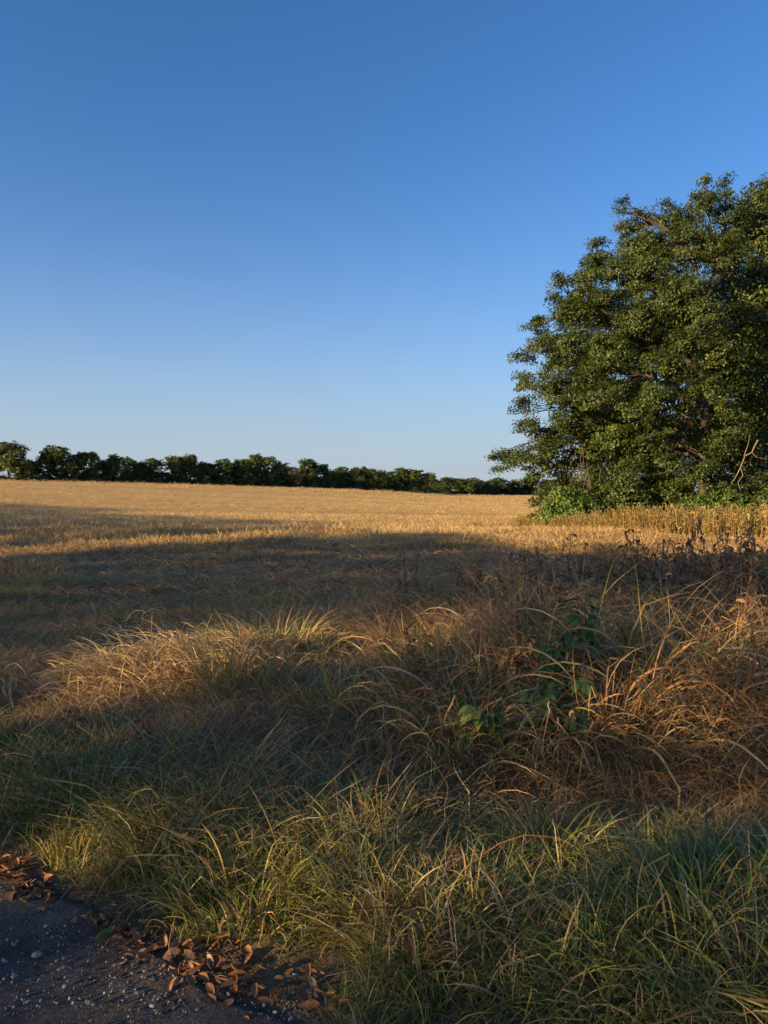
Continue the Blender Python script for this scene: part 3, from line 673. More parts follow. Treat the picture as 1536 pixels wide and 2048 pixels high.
def shrub(label, pxc, top, width, Y, seed, col=LEAFG, leaf=.12, name='shrub', nl=7, per=60, cl=16, depth=1.0, flat=.8, group='shrubs under the huge tree'):
    g = np.random.default_rng(seed); b = np.array([gx(pxc, Y), Y, float(ground_z(gx(pxc, Y), Y))])
    r = empty(name, b); h = px_at(pxc, top, Y)[2]-b[2]; w = width*Y/FPX
    lob = []
    for k in range(nl):
        u = (k+.5)/nl*2-1; hh = h*(1-.45*u*u)*g.uniform(.8, 1.0); rr = min(.30*w, .5*hh)*g.uniform(.8, 1.1)
        lob.append((u*(w*.5-rr*.8), g.uniform(-.5, .5)*depth, max(hh-rr*.9, rr*.5), rr))
        lob.append((u*(w*.5-rr*.6)+g.normal(0, .1), g.uniform(-.9, .2)*depth, rr*.7, rr))
    cr, ce = crown_geo(g, lob, per, cl, leaf, .6, leaf*1.3, flat, col)
    st = Geo()
    for (x, y, z, rr) in lob:
        st.add(*tube(bez((x*.3, y*.3, -.1), (x*.7, y*.7, z*.6), (x, y, z), 6), np.linspace(.03, .012, 6), 5), A=(.10, .075, .05))
    link('stems', st.mesh('stems', M_BARK), r); link('foliage', cr.mesh('foliage', M_LEAF, False), r)
    tag(r, label, 'shrub', group)
def build_shrubs():
    BR = np.array([.100, .160, .034])
    shrub('low bright green bush of broad leaves at the left foot of the huge tree', 1142, 958, 132, 37.0, 301, BR, .15, nl=6)
    shrub('dark rounded bush drooping to the dry weeds beside the bright green bush', 1245, 930, 125, 37, 302, LEAFG*.85, .16, nl=6)
    shrub('small open bush at the left end of the dry weeds', 1080, 965, 56, 38.5, 303, LEAFG*.9, .15, nl=3)
    shrub('green bush behind the dry weeds below the trunk of the huge tree', 1360, 960, 130, 37.5, 304, LEAFG*1.05, .15)
    shrub('dense green bush below the bare broken limb', 1450, 965, 120, 36, 305, BR*.9, .15)
    shrub('dense green bush cut by the right photo edge behind the weeds', 1545, 965, 120, 35, 306, LEAFG*1.1, .15)
    shrub('flat sunlit green bush in front of the trunk', 1400, 985, 110, 35.5, 307, BR, .14)
    shrub('dark bush in the deep shade behind the trunk', 1330, 930, 150, 46, 308, LEAFG*.8, .2, per=30)
    shrub('dark bush in the deep shade at the right behind the broken limb', 1470, 930, 150, 47, 309, LEAFG*.8, .2, per=30)
build_shrubs()

# ------------------------------------------------------------------ far tree line
def far_variant(seed, w, h, nl, leaf, trunk_show=.12, narrow=.75):
    g = np.random.default_rng(seed); lob = []
    for k in range(nl):
        z = g.uniform(trunk_show, .88)
        ww = w*.5*math.sqrt(max(.05, 1-((z-.42)/.62)**2))*narrow
        a = g.uniform(0, 6.28); rr = g.uniform(.15, .24)*w
        q = math.sqrt(g.random()); lob.append((math.cos(a)*ww*q, math.sin(a)*ww*q, z*h, rr))
    cr, ce = crown_geo(g, lob, 5.5, 26, leaf, .7, .40, .9, LEAFG*g.uniform(.8, 1.35)*np.array([g.uniform(.9, 1.2), 1, 1]), .3)
    zz = np.linspace(-.3, h*.7, 6)
    tr, br = wood_geo(g, np.stack([np.sin(zz)*.15, np.cos(zz*.8)*.15, zz], 1), np.linspace(.32, .08, 6), lob, ce, .09, 2, .1, 4, (.10, .08, .06))
    return tr.mesh('far_trunk', M_BARK), br.mesh('far_branches', M_BARK), cr.mesh('far_crown', M_LEAF, False)
def build_far_trees():
    var = [far_variant(400+i, 9, 9, n, .42, ts, nr) for i, (n, ts, nr) in enumerate([(32, .10, .85), (36, .08, .85), (30, .12, .9), (34, .08, .8), (28, .16, .95), (32, .1, .85)])]
    spr = [far_variant(450, 10, 9, 24, .40, .26, 1.0), far_variant(451, 10, 9, 22, .40, .30, 1.0)]
    # photo column, top row, width px, extra distance, kind, what sets it apart
    T = [(18,900,78,0,'s0','spreading tree with an open crown at the left photo edge of the far tree line'),
         (62,930,44,2,'1','low round tree right of the spreading one in the far tree line'),
         (122,905,76,0,'2','tallest full dark tree near the left end of the far tree line'),
         (178,913,46,1,'0','upright tree with a gap under its crown, right of the tallest far tree'),
         (212,922,36,3,'3','low dark tree in the notch right of the tall far pair'),
         (243,921,40,0,'s1','light topped tree with an open crown in the far tree line'),
         (272,928,40,1,'4','rounded pale tree left of the notch in the far tree line'),
         (302,926,56,0,'5','broad dark tree of even height in the left part of the far tree line'),
         (350,921,46,1,'0','rounded green tree before the narrow airy one in the far tree line'),
         (380,921,34,0,'s0','narrow airy tree with sky showing below its crown in the far tree line'),
         (408,933,40,2,'1','low dark tree right of the narrow airy one in the far tree line'),
         (440,927,50,0,'2','broad tree with an even top left of the middle gap in the far tree line'),
         (485,922,56,1,'3','tall broad tree left of centre in the far tree line'),
         (530,922,54,0,'s1','tall tree with trunks showing left of the brown dead tree'),
         (562,933,44,-2,'4','slim pale green tree right before the brown dead tree'),
         (588,936,40,0,'dead','brown leafless dead tree in the far tree line'),
         (590,941,48,9,'2','dark tree directly behind the brown dead tree in the far tree line'),
         (612,928,42,1,'5','tall dark tree right behind the brown dead tree'),
         (640,935,38,0,'0','rounded dark tree right of the tall tree by the dead one'),
         (664,948,34,2,'1','low tree in the dip right of the dead tree'),
         (690,941,44,0,'2','dark tree with a stepped top in the right part of the far tree line'),
         (718,937,44,1,'3','tallest rounded tree in the right part of the far tree line'),
         (745,946,34,0,'s0','small open tree left of the dense even clump'),
         (770,949,44,1,'4','low even tree at the left end of the dense clump'),
         (800,944,50,0,'5','dense dark tree with a domed top before the line steps down'),
         (828,946,44,1,'0','dense dark tree right of the domed one where the line steps down'),
         (855,953,36,0,'1','last tall tree before the paler low trees'),
         (888,961,44,0,'s1','pale flat topped tree behind the round green bush'),
         (918,963,40,4,'s0','pale tree with thin trunks right of the round green bush'),
         (942,961,40,0,'2','pale rounded tree in the low part of the far tree line'),
         (968,963,36,3,'3','pale low tree left of the huge tree in the distance'),
         (996,962,40,0,'s1','pale tree with a domed crown just left of the huge tree'),
         (1025,965,40,2,'4','pale far tree seen below the lowest branch of the huge tree'),
         (1060,964,44,0,'5','pale far tree seen under the left side of the huge tree'),
         (1100,963,44,0,'0','distant tree half hidden behind the hanging twigs'),
         (1145,962,50,0,'2','distant tree behind the bright green bush'),
         (1190,962,50,0,'3','distant tree behind the dark rounded bush'),
         (-60,905,70,0,'1','tree of the far tree line just beyond the left photo edge')]
    g = np.random.default_rng(9)
    for px, top, w, dd, kind, label in T:
        row, D = edge_info(px); Y = float(D)+dd+6; x = gx(px, Y); z = float(ground_z(x, Y))
        H = px_at(px, top, Y)[2]-z; W = w*Y/FPX
        if px == -60: continue
        r = empty('far_tree', (x, Y, z), g.uniform(0, 6.28)); tag(r, label, 'tree', 'trees of the far tree line')
        if kind == 'dead':
            ge = Geo(); tr = Geo(); gg = np.random.default_rng(3)
            tr.add(*tube([(0, 0, -.3), (.1, 0, H*.35), (.2, .1, H*.6)], [.3, .22, .12], 6), A=(.20, .13, .10))
            for k in range(90):
                z0 = gg.uniform(.2, .6)*H; a = gg.uniform(0, 6.28); l = gg.uniform(.25, .5)*W
                e = (math.cos(a)*l, math.sin(a)*l, z0+gg.uniform(.1, .42)*H)
                ge.add(*tube(bez((.1, 0, z0), (e[0]*.5, e[1]*.5, z0+.1*H), e, 5), np.linspace(.09, .03, 5), 4), A=(.20, .13, .10))
            V, F = leaf_quads(gg, gg.normal(0, 1, (900, 3))*np.array([W*.22, W*.22, H*.17])+np.array([0, 0, H*.58]), np.array([[0, 0, 1.]]), .4, .6)
            ge.add(V, F, (.15, .085, .05))
            link('trunk', tr.mesh('trunk', M_BARK), r); link('crown', ge.mesh('dead_crown', M_BARK, False), r); continue
        me = spr[int(kind[1])] if kind[0] == 's' else var[int(kind)]
        for nm, m in zip(('trunk', 'branches', 'crown'), me):
            o = link(nm, m, r); o.scale = (W/9*1.12, W/9*1.12, H/9.0*1.14)
    # bushes filling the foot of the line
    bv = []
    for i in range(4):
        gg = np.random.default_rng(470+i)
        lob = [(gg.uniform(-2.2, 2.2), gg.uniform(-1, 1), gg.uniform(.4, 1.7), gg.uniform(.8, 1.25)) for _ in range(9)]
        cr, ce = crown_geo(gg, lob, 9, 24, .36, .7, .34, .85, LEAFG*.8, .3)
        bv.append(cr.mesh('bush_foliage', M_LEAF, False))
    n = 0
    for px in np.arange(-6, 1210, 11):
        row, D = edge_info(px); Y = float(D)+2+g.uniform(-1, 5); x = gx(px+g.uniform(-5, 5), Y); z = float(ground_z(x, Y))
        o = link('far_bush', bv[n % 4], loc=(x, Y, z)); n += 1
        s = 30*Y/FPX/5.5*g.uniform(.85, 1.2); hz = (22 if px < 850 else 15)*Y/FPX/3.0*g.uniform(.75, 1.25)
        o.rotation_euler = (0, 0, g.choice([0, math.pi])+g.normal(0, .3)); o.scale = (s*1.15, s, hz)
        tag(o, 'dark bush filling the foot of the far tree line along the field edge', 'bush', 'bushes at the foot of the far tree line')
    Y = 430.; x = gx(857, Y); gg = np.random.default_rng(4)
    lob = [(u*6.2, gg.uniform(-1, 1), 1.6+.9*(1-u*u), 2.2) for u in np.linspace(-1, 1, 7)]
    cr, ce = crown_geo(gg, lob, 7, 26, .45, .7, .4, .8, np.array([.085, .12, .03]), .25)
    r = link('round_bush', cr.mesh('round_bush', M_LEAF, False), loc=(x, Y, float(ground_z(x, Y))))
    tag(r, 'wide rounded bright green bush in front of the far tree line where it steps down', 'bush')
build_far_trees()

# ------------------------------------------------------------------ trees out of view on the left whose shade falls over the foreground
SH = np.array([math.sin(SUN_AZ+math.pi), math.cos(SUN_AZ+math.pi)]); TH = np.array([-SH[1], SH[0]])
P0 = np.array([-33., 3.]); TANEL = math.tan(SUN_EL)
def to_plane(x, y, z):
    L = (x-P0[0])*SH[0]+(y-P0[1])*SH[1]; w = (x-P0[0])*TH[0]+(y-P0[1])*TH[1]
    return w, z+L*TANEL
def in_poly(px, py, poly):
    poly = np.array(poly, float); c = np.zeros(np.shape(px), bool); j = len(poly)-1
    for i in range(len(poly)):
        xi, yi = poly[i]; xj, yj = poly[j]
        c ^= ((yi > py) != (yj > py)) & (px < (xj-xi)*(py-yi)/(yj-yi+1e-12)+xi); j = i
    return c
def build_shade_trees():
    g = np.random.default_rng(63)
    shade1 = [(-60, 1002), (60, 1007), (140, 1012), (290, 1018), (296, 1021), (180, 1026), (330, 1031), (430, 1034), (560, 1040), (680, 1045), (752, 1053), (690, 1062), (600, 1070), (400, 1078), (180, 1088), (60, 1094), (-60, 1096)]
    shade2 = [(-60, 1118), (60, 1108), (130, 1104), (300, 1093), (450, 1088), (560, 1083), (690, 1072), (850, 1067), (965, 1070), (1005, 1079), (1035, 1095), (1110, 1112), (1190, 1100), (1240, 1090), (1270, 1100), (1300, 1120), (1700, 1110), (1700, 2100), (-60, 2100)]
    W0, W1, H1, C = -24., 80., 15., .2
    nw, nh = int((W1-W0)/C), int(H1/C); sh = np.zeros((nw, nh)); li = np.zeros((nw, nh))
    def splat(arr, w, h, val=1.0):
        i = ((w-W0)/C).astype(int); j = (h/C).astype(int); ok = (i >= 0) & (i < nw) & (j >= 0) & (j < nh)
        np.add.at(arr, (i[ok], j[ok]), val)
    pys = np.concatenate([np.arange(998, 1130, .4), np.arange(1130, 2060, 2.5)])
    px, py = np.meshgrid(np.arange(-50, 1600, 4.), pys)
    x, y, z = px_ground(px.ravel(), py.ravel(), .08); w, h = to_plane(x, y, z)
    s = in_poly(px.ravel(), py.ravel(), shade1) | in_poly(px.ravel(), py.ravel(), shade2)
    splat(sh, w[s], h[s]); splat(li, w[~s], h[~s])
    want = np.where(sh+li > 0, sh/np.maximum(sh+li, 1), -1)
    # fill what no ray in view samples: down to the ground below the shade, up over the near grass
    wc = W0+C*(np.arange(nw)+.5); hc = C*(np.arange(nh)+.5)
    for i in range(nw):
        col = want[i]; known = np.where(col >= 0)[0]
        if len(known) == 0: col[:] = 0; continue
        sidx = np.where(col > .5)[0]
        if len(sidx):
            lo = sidx.min(); q = max(0, lo-9); col[:q] = np.where(col[:q] < 0, .25, col[:q]); col[q:lo] = np.where(col[q:lo] < 0, .8, col[q:lo])
            top = sidx.max()
            if wc[i] < -7: col[top:int((9.6+1.1*math.sin(wc[i]*1.3)+.5*math.sin(wc[i]*3.1))/C)] = 1
            unk = (col < 0) & (np.arange(nh) < top); col[unk] = .9
        col[col < 0] = 0
    # bright gaps: where the photo shows sun reaching the near grass (column, row, half sizes, height of what it lights, how open)
    want = np.repeat(np.repeat(want, 2, 0), 2, 1); C = .1; nw *= 2; nh *= 2; wc = W0+C*(np.arange(nw)+.5)
    spots = [(200,1340,46,22,.24,.9),(240,1306,46,26,.36,1),(285,1273,56,30,.46,1),(345,1250,40,18,.52,1),(405,1228,28,7,.6,.5),(110,1418,50,7,.12,.7),
      (1346,1165,13,14,.85,1),(1350,1210,13,20,.76,1),(1352,1258,13,14,.65,1),(1236,1330,13,14,.56,1),(1224,1382,13,16,.42,1),
      (1335,1400,8,8,.4,.7),(1462,1430,8,18,.35,.8),(970,1450,8,14,.3,.8),(640,1572,30,10,.3,.7),
      (480,1712,42,34,.2,1),(470,1800,34,46,.15,.95),(560,1700,50,34,.18,.8),(640,1640,40,26,.18,.7),(1095,1690,24,26,.25,.9),(1082,1790,26,70,.2,.7),
      (790,1900,44,80,.15,.85),(690,1760,70,60,.2,.5),(620,1880,90,70,.15,.5),(900,1820,80,60,.2,.35),(720,1990,120,50,.1,.4),(137,1685,26,32,.1,1),(20,1745,50,22,.02,1),(390,1890,110,36,.03,1),(500,2012,120,20,.0,.8),(330,2022,70,14,0,.7),
      (760,1235,12,20,.6,.9),(800,1245,12,10,.6,.7)]
    op = np.zeros((nw, nh))
    for cx, cy, rx, ry, hh, st in spots:
        m = 4000; a = g.uniform(0, 6.283, m); q = np.sqrt(g.random(m))
        # the column of grass under the spot is lit as well: sample heights around hh
        x, y, z = px_ground(cx+rx*q*np.cos(a), cy+ry*q*np.sin(a), hh); w, h = to_plane(x, y, z+g.uniform(-.20, .16, m)*min(1, hh*3)*(1 if cx < 900 else .55))
        i = ((w-W0)/C).astype(int); j = (h/C).astype(int); ok = (i >= 0) & (i < nw) & (j >= 0) & (j < nh)
        cur = np.zeros((nw, nh)); cur[i[ok], j[ok]] = st; op = np.maximum(op, cur)
    keep = want*(1-op)
    # trunks along the line, leaves handed to the nearest tree
    tw = np.array([-21.5, -17.2, -13.0, -8.6, -3.4, 1.2, 13.0, 18.5, 25., 33., 42., 52., 63., 74.])
    near = wc < 3
    cells = np.argwhere(want > .2); p = want[cells[:, 0], cells[:, 1]]
    fine = wc[cells[:, 0]] < 6
    geo = [Geo() for _ in tw]; cents = [[] for _ in tw]
    for sel, leaf, od, spread in ((fine, .15, 3.1, .20), (~fine, .32, 1.8, .45)):
        cc = cells[sel]; area = len(cc)*C*C; ncl = 10
        n = int(od*area/(.30*leaf*leaf)/ncl)
        k = g.integers(0, len(cc), n); w = W0+C*(cc[k, 0]+g.random(n)); h = C*(cc[k, 1]+g.random(n))
        dlt = g.uniform(-2.2, 2.2, n)
        kk = np.repeat(np.arange(n), ncl)
        o3 = g.normal(0, spread, (n*ncl, 3))
        lw = w[kk]+o3[:, 0]; lh = h[kk]+o3[:, 1]*.8; ld = dlt[kk]+o3[:, 2]
        i = ((lw-W0)/C).astype(int).clip(0, nw-1); j = (lh/C).astype(int).clip(0, nh-1)
        ok = (g.random(n*ncl) < keep[i, j]*1.05) & (lh > .15)
        lw, lh, ld = lw[ok], lh[ok], ld[ok]
        X = P0[0]+TH[0]*lw+SH[0]*ld; Y = P0[1]+TH[1]*lw+SH[1]*ld; Z = lh-ld*TANEL
        ti = np.abs(lw[:, None]-tw[None]).argmin(1)
        for t in range(len(tw)):
            m = ti == t
            if not m.any(): continue
            P = np.stack([X[m], Y[m], Z[m]], 1); V, F = leaf_quads(g, P, np.array([[-SH[0]*.9, -SH[1]*.9, .3]]), leaf, .6)
            geo[t].add(V, F, np.repeat(LEAFG*g.normal(1, .2, (m.sum(), 1)).clip(.5, 1.6), 4, 0)); cents[t].append(P)
    for t in range(len(tw)):
        if not geo[t].V: continue
        bx, by = P0+TH*tw[t]; bz = float(ground_z(bx, by)); C3 = np.concatenate(cents[t])
        if len(C3) < 200: continue
        top = np.percentile(C3[:, 2], 92)
        r = empty('roadside_tree', (bx, by, bz)); tag(r, 'leafy roadside tree out of view on the left, casting the long shade over the grass', 'tree', 'roadside trees that shade the foreground')
        zz = np.linspace(bz-.2, top*.8, 7)
        tr = Geo(); pth = np.stack([bx+np.sin(zz)*.12, by+np.cos(zz)*.12, zz], 1); tr.add(*tube(pth, np.linspace(.2, .05, 7), 8), A=(.12, .09, .065))
        br = Geo()
        for c in C3[g.permutation(len(C3))[:40]]:
            z0 = max(bz+.8, min(c[2]-.5*np.hypot(c[0]-bx, c[1]-by), top*.78)); p0 = np.array([np.interp(z0, zz, pth[:, k]) for k in range(3)])
            br.add(*tube(bez(p0, lerp(p0, c, .5)+np.array([0, 0, .25]), c, 6), np.linspace(.03, .008, 6), 4), A=(.12, .09, .065))
        for nm, gg, mt in (('trunk', tr, M_BARK), ('branches', br, M_BARK), ('crown', geo[t], M_LEAF)):
            for v in gg.V: v -= np.array([bx, by, bz])
            link(nm, gg.mesh(nm, mt, nm != 'crown'), r)
build_shade_trees()

# ------------------------------------------------------------------ dry weeds in front of the huge tree (a mass)
def build_weed_band():
    c = bpy.data.collections.new('weed_stalks')
    for i in range(6):
        g = np.random.default_rng(520+i); H = g.uniform(.7, 1.1); n = 16
        ge = Geo(); st = np.array([(0, 0, -.05), (g.normal(0, .03), g.normal(0, .03), H*.5), (g.normal(0, .08), g.normal(0, .08), H)])
        V, F = tube(st, [.014, .012, .008], 4); ge.add(V, F, (.2, .1, .3))
        zz = g.uniform(.12, .98, n)*H
        base = np.stack([np.interp(zz, st[:, 2], st[:, 0]), np.interp(zz, st[:, 2], st[:, 1]), zz], 1)
        V, F, al, ix = blades(g, base, g.uniform(0, 6.28, n), g.uniform(.06, .15, n), g.uniform(.014, .034, n), g.uniform(.3, 1.2, n), g.uniform(.6, 2.0, n), 1., 4, 1.0, .3)
        ra = g.random(n); rb = g.random(n); ge.add(V, F, np.stack([ra[ix], al, rb[ix]], 1))
        o = bpy.data.objects.new('weed_stalk_%02d' % i, ge.mesh('weed_stalk_%02d' % i, M_GRASS, True, 'bl')); c.objects.link(o)
    g = np.random.default_rng(531); n = 7000
    fx = [7.0, 9.2, 10.2, 12.9, 16.0, 24.0]; fy = [38.0, 31.8, 28.5, 25.2, 23.5, 22.0]
    x = g.uniform(6.8, 24, n); y0 = np.interp(x, fx, fy)+g.normal(0, .35, n); y = y0+g.random(n)**1.5*lerp(2.2, 10, smooth((x-7)/7))
    k = (np.abs(x) < .62*y); x, y, y0 = x[k], y[k], y0[k]; n = len(x)
    YEL = np.array([.40, .29, .09]); OL = np.array([.22, .22, .06])
    back = smooth((y-y0-1.0)/2.5)
    t1 = np.where(g.random((n, 1)) < (.12+.45*back)[:, None], mixes(g, n, [OL, GREEN], [2, 2]), mixes(g, n, [YEL, STRAW, BROWN], [4, 2, 1.5]))
    s = g.uniform(.55, 1.2, n)*lerp(.55, 1.1, smooth((x-7.5)/3.5))
    P = np.stack([x, y, ground_z(x, y)], 1)
    rot = np.stack([g.normal(0, .12, n), g.normal(0, .12, n), g.uniform(0, 6.28, n)], 1)
    scatter('dry_weed_stand', 'stand of dry yellow weeds along the foot of the huge tree', c, P, rot, np.stack([s, s, s], 1), g.integers(0, 6, n), t1, mixes(g, n, [BROWN, RUST, YEL], [2, 1, 2]), 'weeds')
build_weed_band()

def build_bank_weeds():
    c = bpy.data.collections.new('bank_stalks')
    for i in range(7):
        g = np.random.default_rng(560+i); H = g.uniform(.55, .95); n = 22
        ge = Geo(); st = np.array([(0, 0, -.05), (g.normal(0, .03), g.normal(0, .03), H*.5), (g.normal(0, .10), g.normal(0, .10), H)])
        V, F = tube(st, [.006, .005, .003], 5); ge.add(V, F, (.75, .1, .3))
        zz = g.uniform(.25, 1.0, n)*H
        base = np.stack([np.interp(zz, st[:, 2], st[:, 0]), np.interp(zz, st[:, 2], st[:, 1]), zz], 1)
        V, F, al, ix = blades(g, base, g.uniform(0, 6.28, n), g.uniform(.05, .16, n), g.uniform(.008, .026, n), g.uniform(.9, 1.9, n), g.uniform(.5, 2.0, n), .8, 5, 1.6, .6)
        ra = g.random(n); rb = g.random(n); ge.add(V, F, np.stack([ra[ix], al, rb[ix]], 1))
        for k in range(26):      # small seedy bits up the stalk
            z = g.uniform(.5, 1)*H; a = g.uniform(0, 6.28); p = np.array([np.interp(z, st[:, 2], st[:, 0]), np.interp(z, st[:, 2], st[:, 1]), z]); e = np.array([math.cos(a), math.sin(a), .5])*g.uniform(.01, .03)
            V, F = tube([p, p+e], [.003, .004], 4); ge.add(V, F, (.9, .5, g.random()*.6))
        o = bpy.data.objects.new('bank_stalk_%02d' % i, ge.mesh('bank_stalk_%02d' % i, M_GRASS, True, 'bl')); c.objects.link(o)
    g = np.random.default_rng(571)
    x, y = frustum_points(g, 5200, 4.3, 12, 1.6, .62)
    k = g.random(len(x)) < in_tall(x, y)*lerp(.08, .62, smooth((x/y-.10)/.26))*lerp(.12, 1, smooth((y-5.2)/1.8))*(.4+.9*fbm(x*1.3, y*1.3+40, 2)); x, y = x[k], y[k]; n = len(x)
    s = g.uniform(.6, 1.1, n); P = np.stack([x, y, ground_z(x, y)], 1)
    rot = np.stack([g.normal(0, .22, n), g.normal(0, .22, n), g.uniform(0, 6.28, n)], 1)
    DB = np.array([.22, .125, .07])
    scatter('dead_weed_stalks', 'brown dead weed stalks standing through the tall dead grass', c, P, rot, np.stack([s, s, s], 1), g.integers(0, 7, n), mixes(g, n, [BROWN, STRAW*.75, RUST, DB], [3, 2.5, 1, 2]), mixes(g, n, [DB, BROWN, GREY], [2, 2, 1]), 'weeds')
build_bank_weeds()

# ------------------------------------------------------------------ weeds standing out of the tall grass
def leaf_mesh(name, seed, L, W, droop, curl, mat, col, lobes=0):
    """a leaf with petiole along +X that droops; lobes > 0 gives a ragweed leaf with pointed lobes"""
    g = np.random.default_rng(seed); ge = Geo()
    def strip(ang, L, W, off):
        n = 8; t = np.linspace(0, 1, n); a = .25-droop*t**1.2
        st = L/(n-1); xs = np.concatenate([[0], np.cumsum(np.cos(a[:-1])*st)]); zs = np.concatenate([[0], np.cumsum(np.sin(a[:-1])*st)])
        w = (W*.5*np.sin(np.pi*np.clip(t, .03, .985)**.75)**.8+.001)*(1 if lobes else g.uniform(.55, 1.25, n))
        cr = curl*np.sin(t*5+g.uniform(0, 6))*W*.3
        ys = np.stack([-w, 0*w, w], 1); zz = np.stack([zs+W*.18*curl+cr, zs, zs+W*.18*curl-cr*.6], 1); xx = np.stack([xs]*3, 1)
        V = np.stack([xx, ys, zz], -1).reshape(-1, 3)
        c, s = math.cos(ang), math.sin(ang); V = np.stack([V[:, 0]*c-V[:, 1]*s+off, V[:, 0]*s+V[:, 1]*c, V[:, 2]+abs(ang)*.004], 1)
        i = np.arange(n-1)[:, None]*3; j = np.arange(2)[None, :]
        return V, np.stack([i+j, i+j+1, i+3+j+1, i+3+j], -1).reshape(-1, 4)
    pet = L*.35 if lobes else .02
    ge.add(*tube([(0, 0, 0), (pet*.6, 0, .01), (pet, 0, 0)], [.0022, .002, .0016], 4), A=np.array(col)*.8)
    if lobes:
        for a, q in ((0, 1), (.62, .8), (-.62, .8), (1.25, .5), (-1.25, .5))[:lobes]:
            V, F = strip(a, L*q, W*q, pet); ge.add(V, F, np.array(col)*g.uniform(.9, 1.1))
    else:
        V, F = strip(0, L, W, pet); ge.add(V, F, col)
    return ge.mesh(name, mat)
def stem_mesh(seed, H, r, col, bendy=.08, hook=0):
    g = np.random.default_rng(seed); n = 8; t = np.linspace(0, 1, n)
    b = g.normal(0, bendy, 2); P = np.stack([b[0]*t**2+g.normal(0, .006, n), b[1]*t**2+g.normal(0, .006, n), H*t-.05*(1-t)], 1)
    if hook:
        a = np.linspace(0, 2.6, 7)[1:]; P = np.concatenate([P, P[-1]+np.stack([-hook*(1-np.cos(a)), 0*a, hook*np.sin(a)], 1)])
    ge = Geo(); ge.add(*tube(P, np.linspace(r, r*.4, len(P)), 6), A=col)
    # short side twigs
    for k in range(5):
        z = g.uniform(.4, .9)*H; a = g.uniform(0, 6.28); l = g.uniform(.05, .12); p = np.array([b[0]*(z/H)**2, b[1]*(z/H)**2, z])
        ge.add(*tube([p, p+np.array([math.cos(a)*l*.6, math.sin(a)*l*.6, l*.5]), p+np.array([math.cos(a)*l, math.sin(a)*l, l*.8])], [r*.4, r*.3, r*.2], 4), A=col)
    return ge.mesh('stem', M_STEM), P
